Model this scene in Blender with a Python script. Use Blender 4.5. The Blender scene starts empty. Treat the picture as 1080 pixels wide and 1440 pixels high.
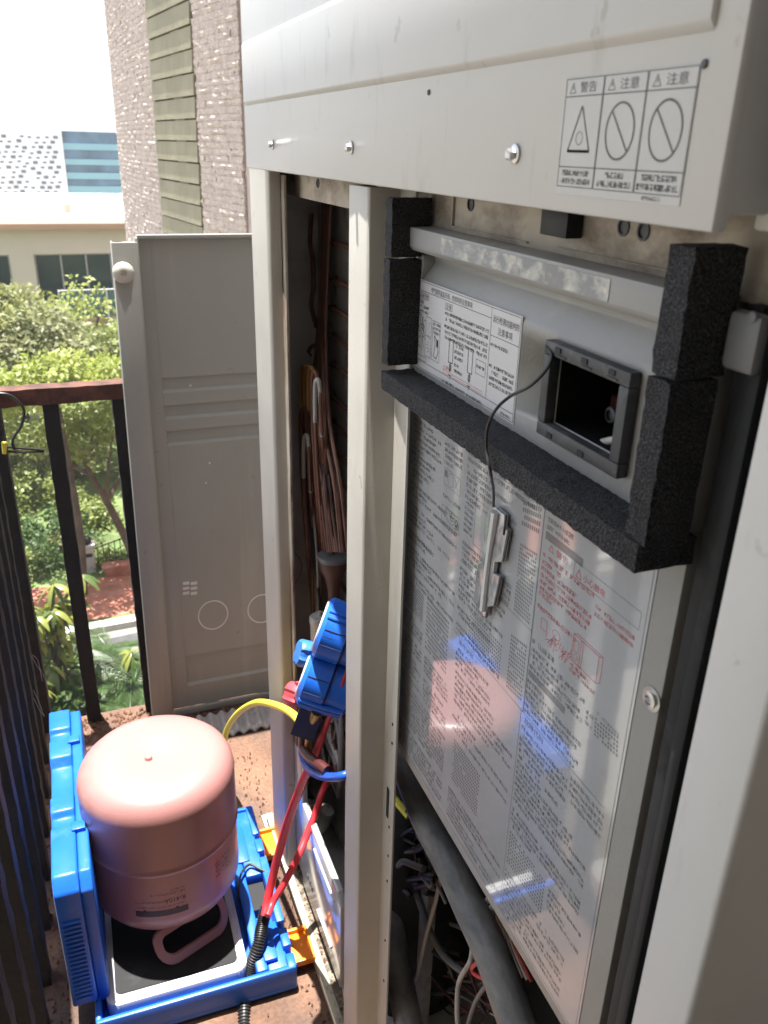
import bpy, bmesh, math, random
from mathutils import Vector, Matrix
R = math.radians
random.seed(11)
SC = bpy.context.scene
COL = SC.collection

# ------------------------------------------------------------------ camera
# world: X into the cabinet, Y along the cabinet front (away from camera), Z up; the lens is at the origin
FPX = 1172.0
_vd = Vector((-70.0, 2680.0, FPX)).normalized()
_vl = Vector((-483.0, -525.0, FPX)); _vl = (_vl - _vd * _vl.dot(_vd)).normalized()
_Z = -_vd; _Y = _vl; _X = _Y.cross(_Z)
RW = Matrix((_X, _Y, _Z))                      # image axes (right, down, forward) -> world
cam = bpy.data.cameras.new('camera'); camo = bpy.data.objects.new('camera', cam); COL.objects.link(camo)
right = RW @ Vector((1, 0, 0)); up = RW @ Vector((0, -1, 0)); back = RW @ Vector((0, 0, -1))
m = Matrix((right, up, back)).transposed().to_4x4()
camo.matrix_world = m
cam.sensor_fit = 'VERTICAL'; cam.sensor_height = 36.0; cam.sensor_width = 27.0
cam.lens = 36.0 * FPX / 1440.0
cam.clip_start = 0.02; cam.clip_end = 2500
cam.dof.use_dof = True; cam.dof.focus_distance = 1.0; cam.dof.aperture_fstop = 12.5
SC.camera = camo

# ------------------------------------------------------------------ light
SUN = Vector((-0.030, 0.10, 1.0)).normalized()
w = bpy.data.worlds.new('World'); SC.world = w; w.use_nodes = True
nt = w.node_tree; nt.nodes.clear()
sky = nt.nodes.new('ShaderNodeTexSky'); sky.sky_type = 'NISHITA'; sky.sun_disc = False
sky.sun_elevation = math.asin(SUN.z); sky.sun_rotation = math.atan2(SUN.x, SUN.y)
sky.air_density = 1.0; sky.dust_density = 1.5; sky.ozone_density = 1.0
bg = nt.nodes.new('ShaderNodeBackground'); bg.inputs['Strength'].default_value = 0.10
ow = nt.nodes.new('ShaderNodeOutputWorld')
hz = nt.nodes.new('ShaderNodeHueSaturation'); hz.inputs['Saturation'].default_value = 0.62      # milky hot-season sky
nt.links.new(sky.outputs[0], hz.inputs['Color']); nt.links.new(hz.outputs[0], bg.inputs[0]); nt.links.new(bg.outputs[0], ow.inputs[0])
sl = bpy.data.lights.new('sun', 'SUN'); sl.energy = 5.0; sl.angle = R(0.55); sl.color = (1.0, 0.965, 0.92)
so = bpy.data.objects.new('sun', sl); COL.objects.link(so); so.location = (0, 0, 20)
so.rotation_euler = (-SUN).to_track_quat('-Z', 'Y').to_euler()
SC.view_settings.view_transform = 'Standard'; SC.view_settings.look = 'None'
SC.view_settings.exposure = 1.84; SC.view_settings.gamma = 1.0
SC.view_settings.use_curve_mapping = False
SC.cycles.caustics_reflective = False; SC.cycles.caustics_refractive = False

# ------------------------------------------------------------------ helpers
def ray(px, py): return RW @ Vector((px - 540.0, py - 720.0, FPX))
def AX(px, py, x): r = ray(px, py); return r * (x / r.x)
def AY(px, py, y): r = ray(px, py); return r * (y / r.y)
def AZ(px, py, z): r = ray(px, py); return r * (z / r.z)

def catmull(pts, n=8):
    P = [Vector(p) for p in pts]
    if len(P) < 3: 
        return [P[0].lerp(P[-1], i / n) for i in range(n + 1)]
    Q = [P[0] * 2 - P[1]] + P + [P[-1] * 2 - P[-2]]
    out = []
    for i in range(1, len(Q) - 2):
        a, b, c, d = Q[i - 1], Q[i], Q[i + 1], Q[i + 2]
        for k in range(n):
            t = k / n
            out.append(0.5 * ((2 * b) + (c - a) * t + (2 * a - 5 * b + 4 * c - d) * t * t + (3 * b - a - 3 * c + d) * t ** 3))
    out.append(P[-1]); return out

class MB:
    def __init__(s): s.v = []; s.f = []; s.m = []; s.sm = []
    def add(s, vs, fs, mi=0, smooth=False):
        o = len(s.v); s.v += [tuple(v) for v in vs]
        for f in fs: s.f.append(tuple(i + o for i in f)); s.m.append(mi); s.sm.append(smooth)
        return s
    def box(s, x0, x1, y0, y1, z0, z1, bev=0.0, mi=0, segs=2):
        if bev <= 0:
            vs = [(x, y, z) for x in (x0, x1) for y in (y0, y1) for z in (z0, z1)]
            return s.add(vs, [(0, 1, 3, 2), (4, 6, 7, 5), (0, 4, 5, 1), (2, 3, 7, 6), (0, 2, 6, 4), (1, 5, 7, 3)], mi)
        b = bmesh.new(); bmesh.ops.create_cube(b, size=1)
        for v in b.verts: v.co = Vector(((x0 + x1) / 2 + v.co.x * (x1 - x0), (y0 + y1) / 2 + v.co.y * (y1 - y0), (z0 + z1) / 2 + v.co.z * (z1 - z0)))
        bmesh.ops.bevel(b, geom=b.edges[:] , offset=bev, segments=segs, profile=0.5, affect='EDGES')
        return s.bm(b, mi, True)
    def bm(s, b, mi=0, smooth=False):
        b.verts.index_update()
        s.add([v.co[:] for v in b.verts], [[v.index for v in f.verts] for f in b.faces], mi, smooth); b.free(); return s
    def prism(s, poly, axis, a0, a1, bev=0.0, mi=0, smooth=False):
        # poly: 2D points in the two other axes in order (x,y,z without axis)
        n = len(poly)
        def mk(p, a):
            return {'x': (a, p[0], p[1]), 'y': (p[0], a, p[1]), 'z': (p[0], p[1], a)}[axis]
        b = bmesh.new()
        A = [b.verts.new(mk(p, a0)) for p in poly]; B = [b.verts.new(mk(p, a1)) for p in poly]
        b.faces.new(A); b.faces.new(B[::-1])
        for i in range(n): b.faces.new((A[i], B[i], B[(i + 1) % n], A[(i + 1) % n]))
        bmesh.ops.recalc_face_normals(b, faces=b.faces[:])
        if bev > 0: bmesh.ops.bevel(b, geom=b.edges[:], offset=bev, segments=2, profile=0.5, affect='EDGES', clamp_overlap=True)
        return s.bm(b, mi, smooth or bev > 0)
    def tube(s, pts, r, seg=10, n=6, mi=0, raw=False, cap=True):
        P = [Vector(p) for p in pts] if raw else catmull(pts, n)
        N = len(P); rr = r if isinstance(r, (list, tuple)) else [r] * N
        if len(rr) != N:
            rr = [rr[min(len(rr) - 1, int(i / (N - 1) * (len(rr) - 1)))] * (1 - (i / (N - 1) * (len(rr) - 1)) % 1) + rr[min(len(rr) - 1, int(i / (N - 1) * (len(rr) - 1)) + 1)] * ((i / (N - 1) * (len(rr) - 1)) % 1) for i in range(N)]
        vs = []; ref = None
        for i, p in enumerate(P):
            t = (P[min(i + 1, N - 1)] - P[max(i - 1, 0)]).normalized()
            if ref is None:
                ref = t.orthogonal().normalized()
            ref = (ref - t * ref.dot(t)).normalized(); bn = t.cross(ref)
            for k in range(seg):
                a = 2 * math.pi * k / seg
                vs.append(p + (ref * math.cos(a) + bn * math.sin(a)) * rr[i])
        fs = [(i * seg + k, i * seg + (k + 1) % seg, (i + 1) * seg + (k + 1) % seg, (i + 1) * seg + k) for i in range(N - 1) for k in range(seg)]
        if cap: fs += [tuple(range(seg))[::-1], tuple((N - 1) * seg + k for k in range(seg))]
        return s.add(vs, fs, mi, True)
    def lathe(s, prof, c=(0, 0, 0), ax=(0, 0, 1), seg=32, mi=0):
        ax = Vector(ax).normalized(); u = ax.orthogonal().normalized(); v = ax.cross(u); c = Vector(c)
        vs = []
        for (r, h) in prof:
            for k in range(seg):
                a = 2 * math.pi * k / seg; vs.append(c + ax * h + (u * math.cos(a) + v * math.sin(a)) * max(r, 1e-5))
        n = len(prof)
        fs = [(i * seg + k, i * seg + (k + 1) % seg, (i + 1) * seg + (k + 1) % seg, (i + 1) * seg + k) for i in range(n - 1) for k in range(seg)]
        fs += [tuple(range(seg))[::-1], tuple((n - 1) * seg + k for k in range(seg))]
        return s.add(vs, fs, mi, True)
    def build(s, name, mat, parent=None, loc=None, sharp=40):
        """one mesh object; vertices are given in world space (or relative to loc)"""
        me = bpy.data.meshes.new(name)
        base = Vector(loc) if loc is not None else Vector((0, 0, 0))
        wl = WL.get(parent.name, Vector((0, 0, 0))) if parent else Vector((0, 0, 0))
        off = Vector((0, 0, 0)) if loc is not None else wl
        me.from_pydata([(a - off.x, b - off.y, c - off.z) for a, b, c in s.v], [], s.f)
        for mm in (mat if isinstance(mat, (list, tuple)) else [mat]): me.materials.append(mm)
        me.polygons.foreach_set('material_index', s.m); me.polygons.foreach_set('use_smooth', s.sm)
        me.update()
        bm_ = bmesh.new(); bm_.from_mesh(me); bmesh.ops.recalc_face_normals(bm_, faces=bm_.faces[:]) if len(s.f) < 4000 else None
        bm_.to_mesh(me); bm_.free()
        try: me.set_sharp_from_angle(angle=R(sharp))
        except Exception: pass
        o = bpy.data.objects.new(name, me); COL.objects.link(o)
        if parent: o.parent = parent
        if loc is not None: o.location = base - wl; WL[o.name] = base
        else: WL[o.name] = wl
        return o
WL = {}
def tag(o, label=None, cat=None, group=None, kind=None):
    if label: o['label'] = label
    if cat: o['category'] = cat
    if group: o['group'] = group
    if kind: o['kind'] = kind
    return o
def thing(name, loc, label, cat, group=None):
    o = bpy.data.objects.new(name, None); COL.objects.link(o); o.location = loc; o.empty_display_size = 0.05
    WL[o.name] = Vector(loc); return tag(o, label, cat, group)
def inst(src, parent, loc, rot=None, scale=None):
    c = src.copy(); COL.objects.link(c); c.parent = parent
    c.location = Vector(loc) - (WL.get(parent.name, Vector((0, 0, 0))) if parent else Vector((0, 0, 0)))
    if rot: c.rotation_euler = rot
    if scale: c.scale = scale
    WL[c.name] = Vector(loc); return c

# ------------------------------------------------------------------ materials
def nodes(name):
    mt = bpy.data.materials.new(name); mt.use_nodes = True
    n = mt.node_tree.nodes; l = mt.node_tree.links
    return mt, n, l, n['Principled BSDF']
def mat(name, col, rough=0.5, metal=0.0, var=0.12, vscale=8.0, dirt=None, dirt_amt=0.0, dscale=6.0, dstretch=(1, 1, 1), bump=0.0, bscale=120.0, coat=0.0, ior=1.45, rvar=0.1, fine=0.0, spots=0.0):
    mt, n, l, p = nodes(name)
    tc = n.new('ShaderNodeTexCoord')
    mp = n.new('ShaderNodeMapping'); l.new(tc.outputs['Object'], mp.inputs[0]); mp.inputs['Scale'].default_value = dstretch
    n1 = n.new('ShaderNodeTexNoise'); n1.inputs['Scale'].default_value = vscale; n1.inputs['Detail'].default_value = 6
    l.new(tc.outputs['Object'], n1.inputs['Vector'])
    r1 = n.new('ShaderNodeMapRange'); r1.inputs[1].default_value = 0.3; r1.inputs[2].default_value = 0.7; r1.inputs[3].default_value = 1 - var; r1.inputs[4].default_value = 1 + var
    l.new(n1.outputs[0], r1.inputs[0])
    mx = n.new('ShaderNodeMix'); mx.data_type = 'RGBA'; mx.blend_type = 'MULTIPLY'; mx.inputs[0].default_value = 1
    mx.inputs[6].default_value = (*col, 1); l.new(r1.outputs[0], mx.inputs[7])
    outc = mx.outputs[2]
    if dirt:
        n2 = n.new('ShaderNodeTexNoise'); n2.inputs['Scale'].default_value = dscale; n2.inputs['Detail'].default_value = 8; n2.inputs['Roughness'].default_value = 0.65
        l.new(mp.outputs[0], n2.inputs['Vector'])
        r2 = n.new('ShaderNodeMapRange'); r2.inputs[1].default_value = 0.62 - dirt_amt * 0.4; r2.inputs[2].default_value = 0.85 - dirt_amt * 0.35; r2.clamp = True
        l.new(n2.outputs[0], r2.inputs[0])
        m2 = n.new('ShaderNodeMix'); m2.data_type = 'RGBA'; m2.inputs[7].default_value = (*dirt, 1)
        l.new(r2.outputs[0], m2.inputs[0]); l.new(outc, m2.inputs[6]); outc = m2.outputs[2]
    if spots > 0:
        n4 = n.new('ShaderNodeTexNoise'); n4.inputs['Scale'].default_value = 38; n4.inputs['Detail'].default_value = 3; n4.inputs['Roughness'].default_value = 0.6
        l.new(tc.outputs['Object'], n4.inputs['Vector'])
        r4 = n.new('ShaderNodeMapRange'); r4.inputs[1].default_value = 0.685; r4.inputs[2].default_value = 0.73; r4.inputs[4].default_value = spots
        l.new(n4.outputs[0], r4.inputs[0])
        m4 = n.new('ShaderNodeMix'); m4.data_type = 'RGBA'; m4.inputs[7].default_value = (0.19, 0.13, 0.085, 1)
        l.new(r4.outputs[0], m4.inputs[0]); l.new(outc, m4.inputs[6]); outc = m4.outputs[2]
    if fine > 0:
        n3 = n.new('ShaderNodeTexNoise'); n3.inputs['Scale'].default_value = bscale * 1.5; n3.inputs['Detail'].default_value = 2
        l.new(tc.outputs['Object'], n3.inputs['Vector'])
        r3 = n.new('ShaderNodeMapRange'); r3.inputs[1].default_value = 0.35; r3.inputs[2].default_value = 0.65; r3.inputs[3].default_value = 1 - fine; r3.inputs[4].default_value = 1 + fine
        l.new(n3.outputs[0], r3.inputs[0])
        m3 = n.new('ShaderNodeMix'); m3.data_type = 'RGBA'; m3.blend_type = 'MULTIPLY'; m3.inputs[0].default_value = 1
        l.new(outc, m3.inputs[6]); l.new(r3.outputs[0], m3.inputs[7]); outc = m3.outputs[2]
    l.new(outc, p.inputs['Base Color'])
    rr = n.new('ShaderNodeMapRange'); rr.inputs[3].default_value = max(0.02, rough - rvar); rr.inputs[4].default_value = min(1, rough + rvar)
    l.new(n1.outputs[0], rr.inputs[0]); l.new(rr.outputs[0], p.inputs['Roughness'])
    p.inputs['Metallic'].default_value = metal; p.inputs['IOR'].default_value = ior
    if coat: p.inputs['Coat Weight'].default_value = coat; p.inputs['Coat Roughness'].default_value = 0.04
    if bump > 0:
        nb = n.new('ShaderNodeTexNoise'); nb.inputs['Scale'].default_value = bscale; nb.inputs['Detail'].default_value = 4
        l.new(tc.outputs['Object'], nb.inputs['Vector'])
        b = n.new('ShaderNodeBump'); b.inputs['Strength'].default_value = 1.0; b.inputs['Distance'].default_value = bump
        l.new(nb.outputs[0], b.inputs['Height']); l.new(b.outputs[0], p.inputs['Normal'])
    return mt
def leafmat(name, c1, c2, trans=0.35, rough=0.5):
    mt, n, l, p = nodes(name)
    g = n.new('ShaderNodeNewGeometry')
    mx = n.new('ShaderNodeMix'); mx.data_type = 'RGBA'; mx.inputs[6].default_value = (*c1, 1); mx.inputs[7].default_value = (*c2, 1)
    l.new(g.outputs['Random Per Island'], mx.inputs[0]); l.new(mx.outputs[2], p.inputs['Base Color'])
    p.inputs['Roughness'].default_value = rough
    t = n.new('ShaderNodeBsdfTranslucent'); hs = n.new('ShaderNodeHueSaturation'); hs.inputs['Value'].default_value = 1.5; hs.inputs['Saturation'].default_value = 1.1
    l.new(mx.outputs[2], hs.inputs['Color']); l.new(hs.outputs[0], t.inputs['Color'])
    ms = n.new('ShaderNodeMixShader'); ms.inputs[0].default_value = trans
    l.new(p.outputs[0], ms.inputs[1]); l.new(t.outputs[0], ms.inputs[2]); l.new(ms.outputs[0], n['Material Output'].inputs[0])
    return mt
GRIME = (0.16, 0.13, 0.10); RUST = (0.11, 0.045, 0.022)
M = {}
M['white'] = mat('white_paint', (0.555, 0.540, 0.510), 0.42, var=0.04, vscale=5, dirt=(0.38, 0.36, 0.33), dirt_amt=0.10, dscale=7, dstretch=(4, 4, .9), bump=0.00006, bscale=500, spots=0.22)
M['cream'] = mat('cream_paint', (0.475, 0.45, 0.395), 0.5, var=0.07, vscale=9, dirt=(0.42, 0.38, 0.31), dirt_amt=0.10, dscale=10, dstretch=(2, 2, 0.7), bump=0.0002, bscale=400, spots=0.45)
M['rusty_cream'] = mat('rusty_cream_paint', (0.50, 0.46, 0.39), 0.6, var=0.1, vscale=14, dirt=(0.15, 0.07, 0.035), dirt_amt=0.56, dscale=22, dstretch=(2, 2, 0.35), bump=0.0004, bscale=300)
M['dirty_beam'] = mat('dirty_beige_paint', (0.42, 0.37, 0.30), 0.7, var=0.18, vscale=18, dirt=(0.13, 0.09, 0.06), dirt_amt=0.45, dscale=20, dstretch=(1, 0.6, 1), bump=0.0004, bscale=300)
M['grey_panel'] = mat('warm_grey_steel', (0.30, 0.29, 0.27), 0.45, var=0.06, vscale=5, dirt=(0.38, 0.36, 0.31), dirt_amt=0.12, dscale=9, bump=0.0003, bscale=260)
M['grey_plastic'] = mat('grey_coated_steel', (0.31, 0.306, 0.292), 0.42, var=0.08, vscale=7, dirt=(0.42, 0.40, 0.35), dirt_amt=0.12, dscale=9, dstretch=(1, 1, 0.8), bump=0.0003, bscale=260)
M['worn_grey'] = mat('worn_grey_steel', (0.26, 0.265, 0.265), 0.5, var=0.1, vscale=10, dirt=(0.66, 0.64, 0.56), dirt_amt=0.42, dscale=70, dstretch=(1, 0.7, 1), bump=0.0005, bscale=200)
M['frame_grey'] = mat('dark_grey_plastic', (0.048, 0.050, 0.054), 0.5, var=0.25, vscale=30, dirt=(0.13, 0.13, 0.13), dirt_amt=0.2, dscale=60, bump=0.0003, bscale=300)
M['black'] = mat('black_plastic', (0.006, 0.006, 0.0065), 0.6, var=0.2, vscale=20)
M['void'] = mat('unlit_recess_black', (0.003, 0.003, 0.003), 0.9, var=0.1); M['void'].node_tree.nodes['Principled BSDF'].inputs['Specular IOR Level'].default_value = 0.1  # shade of the service window recess put into the colour
M['rubber'] = mat('black_rubber', (0.008, 0.0082, 0.009), 0.7, var=0.3, vscale=20, dirt=(0.045, 0.045, 0.045), dirt_amt=0.12, dscale=20)
M['darkgap'] = mat('dark_cavity', (0.02, 0.019, 0.018), 0.8, var=0.2)  # darkness of the lower bay put into the inner wall's colour
M['inner'] = mat('inner_grey_steel', (0.58, 0.57, 0.54), 0.6, var=0.12, vscale=6, dirt=(0.32, 0.29, 0.25), dirt_amt=0.2, dscale=8)
M['coil'] = mat('coil_end_plate', (0.28, 0.27, 0.255), 0.6, var=0.2, vscale=20, dirt=(0.06, 0.05, 0.04), dirt_amt=0.3, dscale=20)
M['copper'] = mat('dull_copper', (0.15, 0.068, 0.045), 0.45, var=0.3, vscale=30, metal=0.3)
M['darkcopper'] = mat('dark_copper', (0.07, 0.032, 0.024), 0.5, var=0.3, vscale=30)
M['steel'] = mat('bright_steel', (0.55, 0.54, 0.52), 0.3, metal=0.9, var=0.15, vscale=50)
M['plate'] = mat('glossy_steel_plate', (0.60, 0.60, 0.585), 0.16, var=0.05, vscale=12, dirt=(0.28, 0.24, 0.19), dirt_amt=0.12, dscale=24, metal=0.25, rvar=0.05)
M['rail'] = mat('stained_base_rail', (0.40, 0.37, 0.28), 0.7, var=0.15, vscale=20, dirt=(0.12, 0.10, 0.07), dirt_amt=0.25, dscale=40)
M['ledge'] = mat('mouldy_base_ledge', (0.20, 0.18, 0.135), 0.85, var=0.3, vscale=30, dirt=(0.05, 0.045, 0.035), dirt_amt=0.5, dscale=50)
M['ochre'] = mat('ochre_insulation', (0.42, 0.23, 0.07), 0.5, var=0.15, vscale=30)
M['panelinside'] = mat('grey_panel_inside', (0.285, 0.283, 0.255), 0.48, var=0.05, vscale=3, dirt=(0.36, 0.345, 0.30), dirt_amt=0.2, dscale=4, dstretch=(5, 5, 0.4), bump=0.0002, bscale=300, spots=0.3)
M['blue'] = mat('blue_plastic', (0.012, 0.115, 0.56), 0.36, var=0.1, vscale=12, bump=0.0003, bscale=500, dirt=(0.06, 0.17, 0.46), dirt_amt=0.16, dscale=22)
M['blue_dark'] = mat('dark_blue_plastic', (0.004, 0.012, 0.07), 0.45)  # dark blue, deepened to carry the shade on the manifold body
M['blue_light'] = mat('light_blue_plastic', (0.03, 0.14, 0.42), 0.4)
M['red'] = mat('red_plastic', (0.50, 0.045, 0.06), 0.45, var=0.1, vscale=40)
M['redhose'] = mat('red_rubber', (0.55, 0.035, 0.045), 0.42, var=0.12, vscale=30)
M['maroon'] = mat('maroon_rubber', (0.06, 0.012, 0.010), 0.4)
M['bluehose'] = mat('blue_rubber', (0.01, 0.06, 0.34), 0.35)
M['yellow'] = mat('yellow_rubber', (0.72, 0.64, 0.06), 0.42, var=0.08, vscale=20)
M['brass'] = mat('brass', (0.42, 0.26, 0.09), 0.35, metal=0.9, var=0.2, vscale=40)
M['orange'] = mat('orange_plastic', (0.85, 0.26, 0.015), 0.4, var=0.08, vscale=20)
M['pink'] = mat('pink_lacquer', (0.35, 0.165, 0.152), 0.42, var=0.05, vscale=6, dirt=(0.30, 0.12, 0.10), dirt_amt=0.08, dscale=12, bump=0.00025, bscale=240)
M['pink'].node_tree.nodes['Principled BSDF'].inputs['Coat Weight'].default_value = 0.22; M['pink'].node_tree.nodes['Principled BSDF'].inputs['Coat Roughness'].default_value = 0.2
M['ink'] = mat('black_ink', (0.025, 0.025, 0.03), 0.4, var=0.1)
M['tankink'] = mat('dark_red_ink', (0.02, 0.006, 0.006), 0.5, var=0.1)
M['silver'] = mat('silver_plastic', (0.66, 0.66, 0.67), 0.34, var=0.05, vscale=20, metal=0.15)
M['foam'] = mat('black_foam', (0.019, 0.019, 0.021), 0.8, var=0.3, vscale=60, bump=0.003, bscale=520, fine=1.9)
M['iron'] = mat('rusty_black_iron', (0.015, 0.0145, 0.0145), 0.72, var=0.4, vscale=24, dirt=(0.05, 0.032, 0.025), dirt_amt=0.14, dscale=16, bump=0.0018, bscale=90)
M['rustrail'] = mat('rust_red_rail', (0.105, 0.045, 0.033), 0.75, var=0.4, vscale=26, dirt=(0.02, 0.016, 0.014), dirt_amt=0.3, dscale=24, bump=0.002, bscale=90)
M['floor'] = mat('rusty_concrete', (0.150, 0.082, 0.052), 0.9, var=0.35, vscale=6, dirt=(0.065, 0.048, 0.040), dirt_amt=0.40, dscale=5, bump=0.0010, bscale=90, fine=0.16)
M['debris'] = mat('leaf_litter', (0.16, 0.075, 0.045), 0.9, var=0.5, vscale=30)
M['cable'] = mat('black_cable', (0.02, 0.02, 0.02), 0.4)
M['greycable'] = mat('grey_cable', (0.16, 0.155, 0.15), 0.5)
M['whitecable'] = mat('white_cable', (0.42, 0.40, 0.36), 0.5, dirt=(0.2, 0.17, 0.14), dirt_amt=0.2, dscale=30)
M['pipe'] = mat('dusty_black_insulation', (0.060, 0.060, 0.061), 0.42, var=0.3, vscale=14, dirt=(0.24, 0.228, 0.205), dirt_amt=0.55, dscale=14, dstretch=(1, 0.35, 1), bump=0.0012, bscale=70)
M['clear'] = mat('smoky_clear_plastic', (0.42, 0.42, 0.43), 0.16, var=0.35, vscale=60, metal=0.35)
M['bracket'] = mat('grey_bracket', (0.15, 0.15, 0.15), 0.45, var=0.12, vscale=30)
M['edge'] = mat('painted_light_edge', (0.62, 0.60, 0.56), 0.5, var=0.1)  # pale colour painting light caught on panel edges and passing the vents
M['foot'] = mat('white_steel_foot', (0.6, 0.58, 0.53), 0.6, var=0.1, dirt=(0.2, 0.14, 0.1), dirt_amt=0.2, dscale=30)
M['fibre'] = mat('corrugated_grey_sheet', (0.36, 0.34, 0.33), 0.8, var=0.25, vscale=30, dirt=(0.12, 0.1, 0.08), dirt_amt=0.25, dscale=30)
def print_mat(name, col):
    mt, n, l, p = nodes(name); p.inputs['Base Color'].default_value = (*col, 1); p.inputs['Roughness'].default_value = 0.09
    tc = n.new('ShaderNodeTexCoord'); nz = n.new('ShaderNodeTexNoise'); nz.inputs['Scale'].default_value = 30; l.new(tc.outputs['Object'], nz.inputs['Vector'])
    r1 = n.new('ShaderNodeMapRange'); r1.inputs[3].default_value = 0.05; r1.inputs[4].default_value = 0.14; l.new(nz.outputs[0], r1.inputs[0]); l.new(r1.outputs[0], p.inputs['Roughness'])
    p.inputs['IOR'].default_value = 1.6; return mt
M['film'] = mat('clear_laminated_film', (0.40, 0.405, 0.41), 0.05, var=0.05, vscale=6, dirt=(0.34, 0.32, 0.26), dirt_amt=0.1, dscale=8, coat=0.0, ior=1.8, rvar=0.015)
M['sticker'] = mat('white_sticker', (0.58, 0.575, 0.58), 0.4, var=0.03, vscale=8)
M['label_ink'] = mat('faded_label_print', (0.10, 0.098, 0.095), 0.5, var=0.3, vscale=90)
M['cover_sticker'] = mat('pale_sticker', (0.50, 0.485, 0.455), 0.42, var=0.05, vscale=30)
M['panelink'] = print_mat('panel_black_print', (0.185, 0.185, 0.19))
M['panelred'] = print_mat('panel_red_print', (0.48, 0.13, 0.14))
M['stickred'] = mat('sticker_red_print', (0.55, 0.12, 0.12), 0.4, var=0.05)

# ------------------------------------------------------------------ writing
_tcache = {}
def glyphs(text):
    if text in _tcache: return _tcache[text]
    c = bpy.data.curves.new('t', 'FONT'); c.body = text; c.size = 1.0; c.resolution_u = 2
    o = bpy.data.objects.new('t', c); COL.objects.link(o)
    dg = bpy.context.evaluated_depsgraph_get(); dg.update()
    me = o.evaluated_get(dg).to_mesh()
    vs = [v.co.copy() for v in me.vertices]; fs = [tuple(p.vertices) for p in me.polygons]
    o.evaluated_get(dg).to_mesh_clear(); bpy.data.objects.remove(o); bpy.data.curves.remove(c)
    _tcache[text] = (vs, fs); return vs, fs
def write(mb, text, org, u, v, size, mi=0, width=None, fn=None):
    vs, fs = glyphs(text)
    if not vs: return
    x0 = min(a.x for a in vs); x1 = max(a.x for a in vs); y0 = min(a.y for a in vs); y1 = max(a.y for a in vs)
    sx = (width / (x1 - x0)) if width else size
    P = [((a.x - x0) * sx, (a.y - y0) * size / max(0.6, (y1 - y0))) for a in vs]
    if fn: mb.add([fn(a, b) for a, b in P], fs, mi)
    else:
        org = Vector(org); u = Vector(u); v = Vector(v)
        mb.add([org + u * a + v * b for a, b in P], fs, mi)
class Sheet:
    """flat print on a plane X = x facing -X; coordinates are (Y, Z)"""
    def __init__(s, x): s.x = x; s.mb = MB()
    def quad(s, pts, mi=0): s.mb.add([(s.x, a, b) for a, b in pts], [tuple(range(len(pts)))], mi)
    def line(s, a, b, w, mi=0):
        d = Vector((b[0] - a[0], b[1] - a[1])); n = Vector((-d.y, d.x)).normalized() * (w / 2)
        s.quad([(a[0] + n.x, a[1] + n.y), (b[0] + n.x, b[1] + n.y), (b[0] - n.x, b[1] - n.y), (a[0] - n.x, a[1] - n.y)], mi)
    def poly(s, pts, w, mi=0, close=True):
        for i in range(len(pts) - (0 if close else 1)): s.line(pts[i], pts[(i + 1) % len(pts)], w, mi)
    def rect(s, y0, y1, z0, z1, w, mi=0): s.poly([(y0, z0), (y1, z0), (y1, z1), (y0, z1)], w, mi)
    def fill(s, y0, y1, z0, z1, mi=0): s.quad([(y0, z0), (y1, z0), (y1, z1), (y0, z1)], mi)
    def ring(s, y, z, ry, rz, w, mi=0, n=40):
        s.poly([(y + ry * math.cos(2 * math.pi * k / n), z + rz * math.sin(2 * math.pi * k / n)) for k in range(n)], w, mi)
    def text(s, t, y, z, size, mi=0, width=None): write(s.mb, t, (s.x, y, z), (0, -1, 0), (0, 0, 1), size, mi, width)
    def glyph(s, y, z, w, h, mi=0):
        # one illegible small character: a few strokes
        t = h * random.uniform(.11, .17)
        k = random.random()
        for q in random.sample((0.12, 0.38, 0.62, 0.88), random.choice((1, 2, 3))): s.quad([(y, z + h * q + t / 2), (y - w, z + h * q + t / 2), (y - w, z + h * q - t / 2), (y, z + h * q - t / 2)], mi)
        for q in random.sample((0.08, 0.5, 0.92), random.choice((1, 2, 2))): s.quad([(y - w * q - t / 2, z), (y - w * q + t / 2, z), (y - w * q + t / 2, z + h), (y - w * q - t / 2, z + h)], mi)
    def rows(s, y0, y1, z0, z1, pitch, h, mi=0, full=0.7, indent=0.0):
        z = z0
        while z > z1:
            if random.random() < 0.93:
                ln = (y0 - y1) * (1.0 if random.random() < full else random.uniform(0.25, 0.95))
                y = y0 - (indent if random.random() < 0.5 else 0)
                while y > y0 - ln:
                    if random.random() < 0.94: s.glyph(y, z - h, h * 0.82, h, mi)
                    y -= h * 1.06
            z -= pitch
    def dots(s, tl, tr, br, bl, nu, nv, fillk=0.62, mi=0):
        for i in range(nu):
            for j in range(nv):
                if random.random() < 0.06: continue
                def P(a, b):
                    t = (tl[0] + (tr[0] - tl[0]) * a, tl[1] + (tr[1] - tl[1]) * a); q = (bl[0] + (br[0] - bl[0]) * a, bl[1] + (br[1] - bl[1]) * a)
                    return (t[0] + (q[0] - t[0]) * b, t[1] + (q[1] - t[1]) * b)
                a0 = i / nu; a1 = (i + fillk) / nu; b0 = j / nv; b1 = (j + fillk) / nv
                s.quad([P(a0, b0), P(a1, b0), P(a1, b1), P(a0, b1)], mi)

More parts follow.
